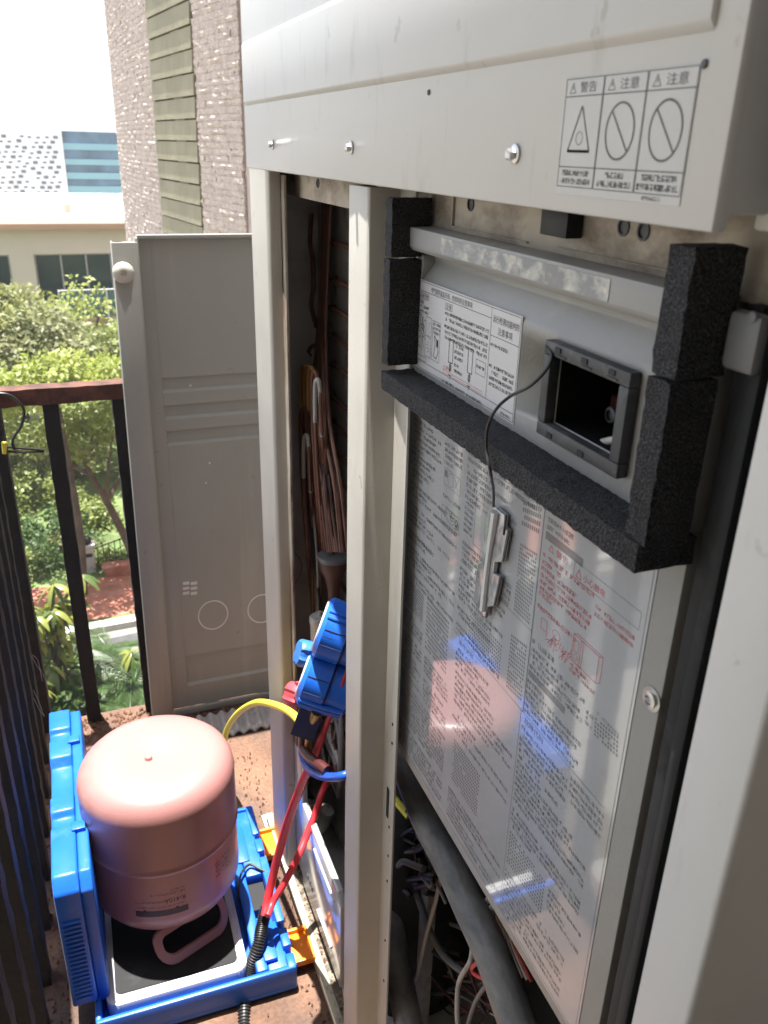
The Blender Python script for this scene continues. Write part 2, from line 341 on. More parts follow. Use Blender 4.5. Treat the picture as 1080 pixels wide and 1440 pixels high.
# ================================================================== SETTING
FZ = -1.42                 # terrace floor
GZ = -9.0                  # garden level
def sheet(name, x0, x1, y0, y1, z, mt, n=1):
    mb = MB(); vs = [(x0 + (x1 - x0) * i / n, y0 + (y1 - y0) * j / n, z) for i in range(n + 1) for j in range(n + 1)]
    mb.add(vs, [(i * (n + 1) + j, (i + 1) * (n + 1) + j, (i + 1) * (n + 1) + j + 1, i * (n + 1) + j + 1) for i in range(n) for j in range(n)])
    return tag(mb.build(name, mt), kind='structure')
M['lawn'] = mat('lawn_grass', (0.10, 0.15, 0.045), 0.9, var=0.4, vscale=1.2, dirt=(0.17, 0.18, 0.08), dirt_amt=0.3, dscale=3, bump=0.03, bscale=30, fine=0.5)
M['soil'] = mat('dark_soil', (0.06, 0.045, 0.03), 0.95, var=0.4, vscale=4, bump=0.01, bscale=20)
M['brickpath'] = mat('red_paving', (0.34, 0.13, 0.085), 0.85, var=0.25, vscale=3, dirt=(0.42, 0.24, 0.18), dirt_amt=0.3, dscale=5, bump=0.004, bscale=40)
M['road'] = mat('asphalt', (0.07, 0.07, 0.072), 0.9, var=0.25, vscale=4, bump=0.004, bscale=80)
M['kerb'] = mat('pale_concrete', (0.45, 0.44, 0.41), 0.8, var=0.15, vscale=6)
M['ground'] = mat('pale_bare_ground', (0.24, 0.225, 0.20), 0.95, var=0.3, vscale=0.05, dirt=(0.13, 0.15, 0.09), dirt_amt=0.3, dscale=0.03)
sheet('ground', -700, 700, -300, 900, GZ - 0.004, M['ground'])
sheet('lawn', -9, 12, 15.5, 30.5, GZ, M['lawn'])
sheet('planting_bed', -6, 9, 7.0, 12.2, GZ, M['soil'])
# floor slab of the terrace, slightly uneven on top
b = MB()
nx, ny = 46, 60
X0, X1, Y0, Y1 = -0.22, 1.15, -0.6, 1.99
rnd = random.Random(3)
vs = [(X0 + (X1 - X0) * i / nx, Y0 + (Y1 - Y0) * j / ny, FZ - rnd.uniform(0, 0.0015)) for i in range(nx + 1) for j in range(ny + 1)]
b.add(vs, [(i * (ny + 1) + j, (i + 1) * (ny + 1) + j, (i + 1) * (ny + 1) + j + 1, i * (ny + 1) + j + 1) for i in range(nx) for j in range(ny)], 0, True)
b.box(X0, X1, Y0, Y1, FZ - 0.16, FZ - 0.006)
tag(b.build('terrace_floor', M['floor']), kind='structure')
# crumbs of leaf litter and rust flakes swept against the edges
b = MB(); rnd = random.Random(5)
def crumbs(x0, x1, y0, y1, n, s0=0.003, s1=0.011):
    for _ in range(n):
        x = rnd.uniform(x0, x1); y = rnd.uniform(y0, y1); s = rnd.uniform(s0, s1); a = rnd.uniform(0, 6.28); h = rnd.uniform(0.001, 0.006)
        c, d = math.cos(a) * s, math.sin(a) * s
        b.add([(x - c, y - d, FZ + 0.0005), (x + d * 0.6, y - c * 0.6, FZ + h), (x + c, y + d, FZ + 0.001), (x - d * 0.6, y + c * 0.6, FZ + h * 0.6), (x, y, FZ + h + 0.003)], [(0, 1, 4), (1, 2, 4), (2, 3, 4), (3, 0, 4)])
crumbs(-0.16, 0.42, 1.86, 1.97, 600, .002, .008); crumbs(-0.2, -0.13, 0.9, 1.95, 380, .001, .006); crumbs(0.26, 0.31, 0.8, 1.7, 200, .001, .004); crumbs(-0.15, 0.34, 0.8, 1.9, 220, 0.0008, 0.0026)
tag(b.build('leaf_litter', M['debris']), 'brown leaf litter and rust flakes along the edges of the terrace floor', 'litter', kind='stuff')

M['render'] = mat('cream_wall_render', (0.40, 0.37, 0.33), 0.9, var=0.08, vscale=3, bump=0.002, bscale=80)
mb = MB(); mb.box(-10, 2.6, -1.0, -.62, GZ, 4.0); tag(mb.build('added_shade_wall', M['render']), kind='structure')  # unseen wall, added behind the camera to block light on the cabinet end
mb = MB(); mb.box(-6, 2.6, -.615, .50, 1.25, 1.37, .01); tag(mb.build('added_shade_slab', M['render']), kind='structure')  # unseen slab, added overhead to shade the near floor and cabinet
# ---------------------------------------------------------------- garden below
def ribbon(name, pts, w, z, mt):
    mb = MB(); vs = []
    for i, p in enumerate(pts):
        a = Vector(pts[max(i - 1, 0)]); c = Vector(pts[min(i + 1, len(pts) - 1)]); d = (c - a).normalized(); nn = Vector((-d.y, d.x)) * (w / 2)
        vs += [(p[0] + nn.x, p[1] + nn.y, z), (p[0] - nn.x, p[1] - nn.y, z)]
    mb.add(vs, [(2 * i, 2 * i + 1, 2 * i + 3, 2 * i + 2) for i in range(len(pts) - 1)])
    return tag(mb.build(name, mt), kind='structure')
ribbon('brick_path', [(-30, 16.5), (-8, 16.6), (0.3, 16.75), (3, 16.95), (14, 18.5), (40, 23.5)], 1.8, GZ + 0.006, M['brickpath'])
ribbon('road', [(-40, 12.2), (-8, 12.6), (0.3, 13.2), (4, 13.6), (40, 18)], 3.6, GZ + 0.004, M['road'])
mb = MB()
for i in range(-14, 26):
    xa = i * 1.0; ya = 15.27 + 0.1 * xa * 0.5
    mb.add([(xa + 0.01, ya, GZ), (xa + 0.99, ya + 0.05, GZ), (xa + 0.99, ya + 0.30, GZ), (xa + 0.01, ya + 0.25, GZ), (xa + 0.01, ya, GZ + 0.13), (xa + 0.99, ya + 0.05, GZ + 0.13), (xa + 0.99, ya + 0.30, GZ + 0.13), (xa + 0.01, ya + 0.25, GZ + 0.13)], [(0, 1, 5, 4), (1, 2, 6, 5), (2, 3, 7, 6), (3, 0, 4, 7), (4, 5, 6, 7)])
tag(mb.build('kerb', M['kerb']), kind='structure')

# ---------------------------------------------------------------- trees
M['bark'] = mat('bark', (0.10, 0.075, 0.055), 0.9, var=0.35, vscale=5, bump=0.02, bscale=20)
LM = [leafmat('leaf_olive', (0.15, 0.17, 0.06), (0.27, 0.275, 0.11)), leafmat('leaf_fresh', (0.15, 0.19, 0.055), (0.28, 0.315, 0.105)),
      leafmat('leaf_dark', (0.035, 0.075, 0.022), (0.085, 0.13, 0.035)), leafmat('leaf_grey', (0.17, 0.185, 0.09), (0.27, 0.275, 0.14)), leafmat('leaf_lime', (0.21, 0.26, 0.06), (0.36, 0.39, 0.12))]
def leaf(mb, p, d, nrm, L, W):
    s = d.cross(nrm).normalized() * W
    mb.v += [tuple(p), tuple(p + d * L * 0.45 + s), tuple(p + d * L), tuple(p + d * L * 0.45 - s)]
    o = len(mb.v) - 4; mb.f.append((o, o + 1, o + 2, o + 3)); mb.m.append(0); mb.sm.append(False)
def rvec(r): 
    while True:
        v = Vector((r.uniform(-1, 1), r.uniform(-1, 1), r.uniform(-1, 1)))
        if 0.05 < v.length < 1: return v.normalized()
def crown(blobs, nclump, nleaf, L, W, seed, cl=0.5):
    r = random.Random(seed); mb = MB()
    tot = sum(bx[3] ** 2 for bx in blobs)
    for (cx, cy, cz, rad, flat) in blobs:
        k = max(3, int(nclump * rad * rad / tot))
        for _ in range(k):
            d = rvec(r); q = rad * (r.uniform(0.35, 1.0) ** 0.5)
            c = Vector((cx, cy, cz)) + Vector((d.x * q, d.y * q, d.z * q * flat))
            cr = cl * r.uniform(0.5, 1.25)
            for _ in range(int(nleaf * r.uniform(0.6, 1.4))):
                o = rvec(r) * cr * (r.random() ** 0.5); o.z *= 0.7
                dd = (o.normalized() + rvec(r) * 0.7 + Vector((0, 0, -0.25))).normalized()
                leaf(mb, c + o, dd, (rvec(r) + Vector((0, 0, 0.8))).normalized(), L * r.uniform(0.6, 1.3), W * r.uniform(0.7, 1.2))
    return mb
def tree(name, base, trunk, limbs, blobs, lm, label, cat, nclump=80, nleaf=40, L=0.16, W=0.05, seed=1, cl=0.5, r0=0.14, group=None):
    t = thing(name, base, label, cat, group)
    mb = MB(); mb.tube(trunk, [r0, r0 * 0.8, r0 * 0.65, r0 * 0.5], 9, 5); mb.build('trunk', M['bark'], t)
    if limbs:
        for lb in limbs:
            mb = MB(); mb.tube(lb, [r0 * 0.5, r0 * 0.3, r0 * 0.12], 7, 4); mb.build('limb', M['bark'], t)
    crown(blobs, nclump, nleaf, L, W, seed, cl).build('crown', lm, t)
    return t
# leaning tree whose fork shows between the balusters
bs = AZ(192, 795, GZ)
f1 = AY(150, 705, bs.y + 0.1); f2 = AY(128, 668, bs.y)
tree('leaning_tree', bs, [bs, AY(178, 760, bs.y), f1, f2],
     [[f1, AY(152, 660, bs.y), AY(160, 600, bs.y - 0.2)], [f2, AY(110, 630, bs.y), AY(92, 590, bs.y)], [f2, AY(70, 640, bs.y), AY(20, 615, bs.y - 0.5)], [f1, AY(178, 655, bs.y + 0.4), AY(210, 600, bs.y + 0.4)]],
     [tuple(AY(110, 600, bs.y)) + (1.0, 0.62), tuple(AY(165, 585, bs.y)) + (0.9, 0.6), tuple(AY(45, 600, bs.y - 0.4)) + (1.0, 0.6), tuple(AY(215, 600, bs.y + 0.5)) + (1.1, 0.7)],
     LM[1], 'small leaning tree with a forked dark trunk seen between the balusters', 'tree', 90, 55, 0.13, 0.042, 4, 0.42, 0.12)
# round bright bush top just above the rail
p = AY(75, 530, 17.0)
tree('lime_tree', (p.x, p.y, GZ), [(p.x, p.y, GZ), (p.x + .1, p.y, GZ + 1.6), (p.x, p.y, p.z - 0.6), p], [], [(p.x, p.y, p.z, 0.85, 0.5), (p.x + 0.9, p.y + .3, p.z - 0.1, 0.7, 0.5), (p.x - .9, p.y, p.z - 0.25, 0.7, 0.5)], LM[4], 'bright lime green tree top just above the rusty handrail', 'tree', 60, 55, 0.12, 0.04, 8, 0.33, 0.10)
# wider canopies further out
def far_tree(px, py, y, rad, lm, label, seed, L=0.2, group='garden trees beyond the railing', n=90, nl=45, cl=0.55):
    p = AY(px, py, y)
    tree('garden_tree', (p.x, y, GZ), [(p.x, y, GZ), (p.x + .1, y, GZ + 1.5), (p.x - .1, y, (p.z + GZ) / 2 + .6), (p.x, y, p.z)],
         [[(p.x, y, (p.z + GZ) / 2), (p.x + rad * .5, y + .2, p.z - rad * .3), (p.x + rad * .8, y, p.z + rad * .2)], [(p.x, y, (p.z + GZ) / 2), (p.x - rad * .5, y - .2, p.z - rad * .3), (p.x - rad * .8, y, p.z + rad * .2)]],
         [(p.x, y, p.z, rad, 0.75), (p.x + rad * .8, y + .3, p.z - rad * .25, rad * .7, .7), (p.x - rad * .8, y - .3, p.z - rad * .2, rad * .7, .7), (p.x + rad * .1, y + .2, p.z + rad * .4, rad * .6, .7)], lm, label, 'tree', n, nl, L, L * 0.33, seed, cl, 0.16, group)
far_tree(60, 490, 23.5, 1.15, LM[3], 'grey green tree with fine leaves behind the lime tree top', 21, 0.17)
far_tree(110, 440, 26.0, 1.0, LM[4], 'airy yellow green tree reaching up in front of the glass balcony', 22, 0.17, n=26, nl=26)
far_tree(10, 455, 26.5, 1.25, LM[0], 'olive green tree at the left edge below the beige building', 23, 0.19)
far_tree(165, 500, 24.0, 1.1, LM[1], 'fresh green tree beside the open cabinet panel', 24, 0.17)
far_tree(235, 500, 26.0, 1.6, LM[0], 'olive tree hidden mostly behind the grey removed panel', 25, 0.2)
far_tree(-80, 470, 24.0, 1.9, LM[0], 'broad olive tree left of the view', 26, 0.22)
far_tree(-220, 520, 21.0, 2.0, LM[2], 'broad dark tree far left of the view', 27, 0.22)
far_tree(-420, 560, 18.0, 2.2, LM[1], 'broad fresh green tree furthest left of the view', 28, 0.24)
# low shrubs
def shrub(px, py, y, rad, lm, label, seed, L=0.12):
    p = AY(px, py, y); zc = GZ + rad * 0.6
    t = thing('shrub', (p.x, y, GZ), label, 'shrub', 'shrubs in the garden below')
    mb = MB(); mb.tube([(p.x, y, GZ), (p.x + .05, y, GZ + rad * .6), (p.x, y, GZ + rad)], [.03, .02, .012], 6, 3); mb.build('stem', M['bark'], t)
    crown([(p.x, y, zc, rad, 0.75), (p.x + rad * .7, y + .1, zc - .1, rad * .7, .8), (p.x - rad * .7, y, zc - .1, rad * .75, .8)], int(36 * rad) + 24, 38, L, L * 0.36, seed, 0.26).build('crown', lm, t)
shrub(75, 745, 19.5, 0.75, LM[2], 'dark round shrub left of the lamp pillar', 41)
shrub(130, 735, 20.5, 0.55, LM[1], 'small bright shrub behind the iron garden fence', 42)
shrub(150, 800, 18.3, 0.30, LM[1], 'little clipped shrub beside the red paving', 43, 0.08)
shrub(60, 790, 18.4, 0.45, LM[2], 'low dark hedge bush left of the paving edge', 51, 0.09)
shrub(20, 790, 18.2, 0.5, LM[1], 'low bright hedge bush furthest left along the paving', 52, 0.09)
shrub(90, 782, 18.9, 0.4, LM[0], 'small olive bush directly left of the lamp pillar', 53, 0.09)
shrub(45, 690, 22.0, 0.95, LM[1], 'fresh green shrub between the railing bars', 44)
shrub(80, 660, 24.5, 1.1, LM[3], 'greyish shrub at the back of the lawn', 45)
shrub(170, 660, 27.0, 1.0, LM[0], 'olive shrub under the leaning tree', 46)
shrub(20, 640, 25.5, 1.2, LM[0], 'olive shrub near the left end of the lawn', 47)
# big-leaved tree (drooping leaves, each leaf its own piece)
def droop_leaf():
    mb = MB(); n = 5
    for i in range(n + 1):
        t = i / n; wd = 0.055 * math.sin(math.pi * min(1, t * 0.93 + 0.07)) ** 0.8; x = t * 0.36; z = -0.32 * t * t * 0.7
        mb.v += [(x, -wd, z - 0.012), (x, 0, z), (x, wd, z - 0.012)]
    for i in range(n):
        for k in range(2): mb.f.append((3 * i + k, 3 * i + k + 1, 3 * i + k + 4, 3 * i + k + 3)); mb.m.append(0); mb.sm.append(True)
    return mb
LM.append(leafmat('leaf_mango', (0.16, 0.19, 0.03), (0.27, 0.29, 0.07), 0.3, 0.35))
LM.append(leafmat('leaf_mango_dark', (0.045, 0.085, 0.02), (0.09, 0.13, 0.035), 0.25, 0.3))
pm = AY(72, 870, 12.6)
t = thing('mango_tree', (pm.x, pm.y, GZ), 'young tree with long drooping glossy leaves right below the railing', 'tree')
mb = MB(); mb.tube([(pm.x, pm.y, GZ), (pm.x + .1, pm.y, GZ + .9), (pm.x - .05, pm.y, GZ + 2.3)], [.05, .035, .02], 7, 4); mb.build('trunk', M['bark'], t)
rr = random.Random(9); src = [None, None]
tips = []
for k in range(26):
    a = rr.uniform(0, 6.28); rad = rr.uniform(0.1, 1.0); z = GZ + 2.75 - rad * 0.55 + rr.uniform(-1.3, 0.25)
    tips.append(Vector((pm.x + math.cos(a) * rad * 1.15, pm.y + math.sin(a) * rad * 0.8, z)))
for k, tp in enumerate(tips):
    mb = MB(); mb.tube([(pm.x, pm.y, GZ + 0.7 + 0.7 * rr.random()), (pm.x + (tp.x - pm.x) * .6, pm.y + (tp.y - pm.y) * .6, tp.z - .12), tp], [.016, .01, .006], 5, 3); mb.build('twig', M['bark'], t)
    for j in range(11):
        i = 0 if rr.random() < 0.6 else 1
        rot = (rr.uniform(-.3, .3), rr.uniform(-.15, .55), j * 0.571 + rr.uniform(-.3, .3))
        if src[i] is None:
            src[i] = droop_leaf().build('leaf', LM[5 + i], t, loc=tp); src[i].rotation_euler = rot
        else:
            s = rr.uniform(.65, 1.05); inst(src[i], t, tp + Vector((0, 0, rr.uniform(-.08, .08))), rot, (s, s, s))
# low palm with feather fronds
pp = AZ(160, 965, GZ + 0.2)
def frond():
    mb = MB(); spine = [Vector((t * 1.25, 0, 0.55 * t - 0.95 * t * t)) for t in [i / 14 for i in range(15)]]
    mb.tube(spine, [0.012] * 14 + [0.004], 5, raw=True)
    for i in range(1, 15):
        t = i / 14; ln = 0.42 * math.sin(math.pi * (0.12 + 0.8 * t)) + 0.05
        for sub in (0.0, 0.5):
            p = spine[i].lerp(spine[i - 1], sub)
            for sgn in (-1, 1):
                d = Vector((0.65, sgn * 0.85, -0.25)).normalized(); e = p + d * ln + Vector((0, 0, -0.10 * ln / .4)); mid = p + d * ln * .5
                wv = Vector((0.011, -sgn * 0.006, 0))
                mb.add([p, mid + wv, e, mid - wv], [(0, 1, 2, 3)])
    return mb
LM.append(leafmat('leaf_palm', (0.035, 0.075, 0.022), (0.10, 0.155, 0.05), 0.3, 0.35))
def palm(loc, n, label, seed, sc=1.0):
    t = thing('palm', loc, label, 'palm', 'feathery palms below the terrace'); rr = random.Random(seed); s0 = None
    mb = MB(); mb.tube([loc, (loc[0], loc[1], loc[2] + 0.35)], [.07, .05], 8, 2); mb.build('trunk', M['bark'], t)
    for k in range(n):
        tp = Vector(loc) + Vector((0, 0, 0.34)); rot = (rr.uniform(-.2, .2), rr.uniform(-0.55, 0.25), k * 6.283 / n + rr.uniform(-.2, .2)); s = sc * rr.uniform(.75, 1.1)
        if s0 is None: s0 = frond().build('frond', LM[7], t, loc=tp); s0.rotation_euler = rot; s0.scale = (s, s, s)
        else: inst(s0, t, tp, rot, (s, s, s))
palm((pp.x + .35, pp.y - 0.2, GZ), 15, 'palm with arching feathery fronds low beside the cabinet panel', 3, 1.0)
palm((pp.x - 0.9, pp.y - 0.8, GZ), 13, 'palm tucked under the drooping leaves left of the other palm', 6, .9)
palm((pp.x + 1.5, pp.y + .2, GZ), 13, 'palm hidden behind the grey cabinet panel', 7, .95)
palm((pp.x - 2.3, pp.y - 0.2, GZ), 13, 'palm seen through the near railing bars', 8, 1.0)
palm((pp.x + .05, pp.y + .75, GZ), 15, 'palm nearest the road kerb, catching the most sun', 11, 1.0)
palm((pp.x - 0.5, pp.y + .35, GZ + .1), 13, 'palm between the drooping leaves and the baluster', 12, .9)
shrub(70, 985, 12.0, 0.7, LM[2], 'dark undergrowth below the drooping leaves', 48, 0.16)
shrub(140, 990, 11.0, 0.6, LM[2], 'dark undergrowth at the foot of the palms', 49, 0.16)
shrub(30, 900, 13.0, 0.8, LM[6], 'dark glossy undergrowth behind the near railing', 50, 0.2)

# lamp pillar and iron garden fence
pl = AZ(127, 803, GZ)
t = thing('gate_pillar', pl, 'white pillar with a black lamp on top beside the red paving', 'pillar')
mb = MB(); mb.box(pl.x - .13, pl.x + .13, pl.y - .13, pl.y + .13, GZ, GZ + .62, .01); mb.build('shaft', M['kerb'], t)
mb = MB(); mb.box(pl.x - .17, pl.x + .17, pl.y - .17, pl.y + .17, GZ + .62, GZ + .69, .015); mb.build('cap', M['kerb'], t)
mb = MB(); mb.lathe([(.07, 0), (.10, .03), (.11, .1), (.08, .16), (.02, .19)], (pl.x, pl.y, GZ + .69), seg=14); mb.build('lamp', M['black'], t)
mb = MB(); mb.box(pl.x - .09, pl.x + .09, pl.y - .15, pl.y - .13, GZ + .42, GZ + .5); mb.build('sign_plate', M['black'], t)
fr = thing('garden_fence', (pl.x + .2, pl.y, GZ), 'low black iron fence climbing to the right of the lamp pillar', 'fence')
for k in range(22):
    x = pl.x + .2 + k * .13; zz = GZ + 0.012 * k; yy = pl.y + .05 * k
    mb = MB(); mb.box(x - .011, x + .011, yy - .011, yy + .011, zz, zz + .58); mb.build('bar', M['iron'], fr)
for hgt in (.1, .55):
    mb = MB(); mb.tube([(pl.x + .15, pl.y, GZ + hgt), (pl.x + .2 + 21 * .13 + .05, pl.y + 21 * .05, GZ + 0.012 * 21 + hgt)], .017, 6, 2); mb.build('rail', M['iron'], fr)
t = thing('planter', AZ(172, 800, GZ), 'terracotta planter trough by the paving under the leaning tree', 'planter')
q = AZ(172, 806, GZ)
mb = MB(); mb.prism([(q.x - .35, GZ), (q.x + .35, GZ), (q.x + .4, GZ + .22), (q.x - .4, GZ + .22)], 'y', q.y - .13, q.y + .13, .01); mb.build('trough', M['brickpath'], t)
mb = MB(); mb.box(q.x - .42, q.x + .42, q.y - .16, q.y + .16, GZ + .22, GZ + .26, .01); mb.build('rim', M['brickpath'], t)

# ---------------------------------------------------------------- beige building with a balcony
M['bwall'] = mat('beige_render', (0.60, 0.545, 0.45), 0.85, var=0.05, vscale=0.5)
M['bwhite'] = mat('white_roof', (0.72, 0.71, 0.69), 0.8, var=0.05, vscale=0.3)
M['salmon'] = mat('salmon_coping', (0.46, 0.30, 0.20), 0.8, var=0.08, vscale=1)
M['glass'] = mat('dark_window_glass', (0.025, 0.045, 0.045), 0.06, var=0.4, vscale=0.6)
M['glassrail'] = mat('green_glass', (0.12, 0.20, 0.21), 0.08, var=0.1, vscale=1)
M['alu'] = mat('aluminium', (0.35, 0.36, 0.36), 0.4, metal=0.4)
BY = 31.0
bt = thing('beige_building', (0, BY, GZ), 'beige building with a salmon roof edge and a glass balcony above the trees', 'building')
zr = AY(80, 312, BY).z; zr2 = AY(80, 320, BY).z; zt = AY(100, 357, BY).z; zb = AY(100, 432, BY).z; zs = AY(150, 436, BY).z
xw = [AY(a, 380, BY).x for a in (-45, 16, 50, 168)]
def wallbox(x0, x1, z0, z1): 
    mb = MB(); mb.box(x0, x1, BY, BY + .3, z0, z1); return mb
mb = MB(); mb.box(-14, 9, BY - .0, BY + .3, zt, zr2 - .03); mb.box(-14, xw[0], BY, BY + .3, GZ, zt); mb.box(xw[1], xw[2], BY, BY + .3, GZ, zt); mb.box(3.4, 9, BY, BY + .3, GZ, zt); mb.box(xw[0], xw[1], BY, BY + .3, GZ, zb); mb.box(xw[2], 3.4, BY, BY + .3, GZ, zs - .12)
mb.box(-14, 9, BY + 7.6, BY + 8, GZ, zr2); mb.box(-14, -13.7, BY + .3, BY + 7.6, GZ, zr2); mb.box(8.7, 9, BY + .3, BY + 7.6, GZ, zr2)
mb.build('wall', M['bwall'], bt)
mb = MB(); mb.box(-14.3, 9.3, BY - .45, BY + 8.2, zr2 - .03, zr, .02); mb.build('roof_slab', M['salmon'], bt)
mb = MB(); mb.box(-14.2, 9.2, BY - .3, BY + 8.1, zr + .002, zr + .06); mb.build('roof_covering', M['bwhite'], bt)
mb = MB(); mb.box(-14, 9, BY + 6.3, BY + 6.5, zr + .06, zr + .55); mb.build('parapet', M['bwhite'], bt)
q = AY(94, 285, BY + 3); mb = MB(); mb.box(q.x - .12, q.x + .12, BY + 3, BY + 3.2, zr + .06, zr + .35); mb.build('vent', M['salmon'], bt)
def window(x0, x1, z0, z1, nm, y=BY + .12, par=bt):
    f = MB()
    f.box(x0, x1, y, y + .08, z1 - .05, z1); f.box(x0, x1, y, y + .08, z0, z0 + .05)
    for k in range(nm + 1):
        x = x0 + (x1 - x0 - .06) * k / nm; f.box(x, x + .06, y + .002, y + .078, z0 + .05, z1 - .05)
    fo = f.build('window', M['alu'], par)
    for k in range(nm):
        xa = x0 + (x1 - x0 - .06) * k / nm + .06; xb = x0 + (x1 - x0 - .06) * (k + 1) / nm
        g = MB(); g.box(xa, xb, y + .03, y + .045, z0 + .05, z1 - .05); g.build('pane', M['glass'], fo)
window(xw[0], xw[1], zb, zt, 2); window(xw[2], 3.4, zs - .1, zt, 5)
mb = MB(); mb.box(xw[2] + .2, 3.6, BY - 1.1, BY - .005, zs - .2, zs - .05, .01); mb.build('balcony_slab', M['salmon'], bt)
ra = AY(82, 408, BY - 1).z; xa = AY(82, 408, BY - 1).x
g = MB(); g.box(xa, 3.6, BY - 1.05, BY - 1.03, zs - .05, ra - .04); go = g.build('balcony_glass', M['glassrail'], bt)
g = MB(); g.box(xa - .03, 3.63, BY - 1.07, BY - 1.01, ra - .04, ra); g.build('balcony_rail', M['bwhite'], bt)
for k in range(5):
    x = xa + k * .75; g = MB(); g.box(x - .025, x + .025, BY - 1.085, BY - 1.055, zs - .05, ra - .04); g.build('balcony_post', M['bwhite'], bt)

# ---------------------------------------------------------------- white building with scattered square windows
M['wwall'] = mat('white_cladding', (0.84, 0.82, 0.79), 0.7, var=0.02, vscale=0.1)
M['wglass'] = mat('grey_window', (0.16, 0.17, 0.19), 0.2, var=0.3, vscale=0.4)
M['teal'] = mat('teal_spandrel', (0.22, 0.42, 0.46), 0.4, var=0.05, vscale=0.2)
M['bandglass'] = mat('blue_ribbon_window', (0.10, 0.18, 0.25), 0.15, var=0.5, vscale=0.5)
WY = 77.0
wt = thing('white_building', (0, WY, GZ), 'white building dotted with small dark windows beside a striped glass wing', 'building')
x0 = -17.0; x1 = AY(88, 200, WY).x; x2 = AY(158, 200, WY).x; ztp = AY(60, 184, WY).z
mb = MB(); mb.box(x0, x1 - .005, WY, WY + 14, GZ, ztp); mb.build('wall', M['wwall'], wt)
mb = MB(); mb.box(x1, x2 + 3, WY + .25, WY + 13, GZ, AY(120, 277, WY).z); mb.build('base', M['wwall'], wt)
mb = MB(); mb.box(x1, x2 + 3, WY + .6, WY + 13, AY(120, 277, WY).z + .002, ztp - .002); mb.build('wing', M['wwall'], wt)
sp = None; rr = random.Random(2)
ps = 0.86
for row in range(13):
    z = ztp - 0.42 - row * 0.37
    for k in range(19):
        x = x1 - 0.55 - k * 0.62 - (row % 3) * 0.21 + rr.uniform(-.07, .07)
        if x < x0 + .3 or rr.random() < 0.12: continue
        big = rr.random() < 0.4
        sw, sh = (0.34, 0.22) if big else (0.26, 0.12)
        zz = z + rr.uniform(-.03, .03) - (k % 4) * 0.03
        if sp is None:
            mb = MB(); mb.box(-.5, .5, -.04, .06, -.5, .5); sp = mb.build('window', M['wglass'], wt, loc=(x, WY - .01, zz)); sp.scale = (sw, 1, sh)
        else: inst(sp, wt, (x, WY - .01, zz), None, (sw, 1, sh))
zc = [AY(120, y, WY).z for y in (185, 202, 211, 224, 232, 243, 252, 262, 272, 277)]
for i in range(9):
    mb = MB(); off = 0.0 if i % 2 == 0 else 0.16
    mb.box(x1 + .02, x2 + 3, WY + .38 - off, WY + .59, zc[i + 1] + .002, zc[i] - .002); mb.build('ribbon_window' if i % 2 == 0 else 'spandrel', M['bandglass'] if i % 2 == 0 else M['teal'], wt)

# far hill
hm = MB(); n = 84; vs = []
rr = random.Random(4)
for i in range(n + 1):
    x = -420 + 840 * i / n; h = 20 + 15 * math.exp(-((x + 40) / 42.0) ** 2) * (1 if x < -12 else 1.0) + 8 * math.exp(-((x + 190) / 60.0) ** 2) - 9 * (1 - math.exp(-max(0, x + 10) / 40.0)) + rr.uniform(-.6, .6)
    vs += [(x, 560, GZ), (x, 610, GZ + h * .55), (x, 680, GZ + h), (x, 800, GZ)]
hm.add(vs, [(4 * i + k, 4 * i + 4 + k, 4 * i + 5 + k, 4 * i + 1 + k) for i in range(n) for k in range(3)], 0, True)
M['hill'] = mat('wooded_hill', (0.07, 0.10, 0.06), 0.95, var=0.3, vscale=0.05)
tag(hm.build('hill', M['hill']), kind='structure')

# ---------------------------------------------------------------- round stone tower with a strip of boards
M['stone'] = mat('split_stone', (0.62, 0.515, 0.44), 0.9, var=0.14, vscale=14, dirt=(0.48, 0.38, 0.33), dirt_amt=0.2, dscale=20, bump=0.012, bscale=60, fine=0.18)
M['mortar'] = mat('tower_backing', (0.54, 0.45, 0.40), 0.9, var=0.1)
M['board'] = mat('weathered_board', (0.33, 0.295, 0.20), 0.8, var=0.14, vscale=4, dirt=(0.26, 0.26, 0.14), dirt_amt=0.3, dscale=5, dstretch=(3, 3, .8), bump=0.003, bscale=40)
TC = Vector((18.7, 8.35)); TR = 18.0
tw = thing('stone_tower', (TC.x, TC.y, GZ), 'round tower faced in pale split stone with a vertical strip of weathered boards', 'building')
def tpos(yy, z, out=0.0):
    a = math.asin((yy - TC.y) / TR); return Vector((TC.x - (TR + out) * math.cos(a), TC.y + (TR + out) * math.sin(a), z))
mb = MB(); n = 96
vs = []
for k in range(n):
    a = 2 * math.pi * k / n; 
    for z in (GZ, 9.0): vs.append((TC.x - TR * math.cos(a), TC.y + TR * math.sin(a), z))
mb.add(vs, [(2 * k, 2 * ((k + 1) % n), 2 * ((k + 1) % n) + 1, 2 * k + 1) for k in range(n)] + [tuple(2 * k + 1 for k in range(n))], 0, False)
mb.build('wall', M['mortar'], tw)
SY0, SY1 = 5.60, 6.62
def curved_box(mb, ya, yb, z0, z1, o0, o1a, o1b=None):
    # piece that follows the wall: outer face offset o1a at the bottom, o1b at the top
    o1b = o1a if o1b is None else o1b
    vs = [tpos(ya, z0, o0), tpos(yb, z0, o0), tpos(yb, z0, o1a), tpos(ya, z0, o1a), tpos(ya, z1, o0), tpos(yb, z1, o0), tpos(yb, z1, o1b), tpos(ya, z1, o1b)]
    mb.add(vs, [(0, 1, 2, 3), (4, 7, 6, 5), (0, 4, 5, 1), (1, 5, 6, 2), (2, 6, 7, 3), (3, 7, 4, 0)])
rr_b = random.Random(44)
mb = MB(); curved_box(mb, SY0 + .003, SY1 - .003, -1.6, 2.45, .0005, .0035); mb.build('board_backing', M['bark'], tw)
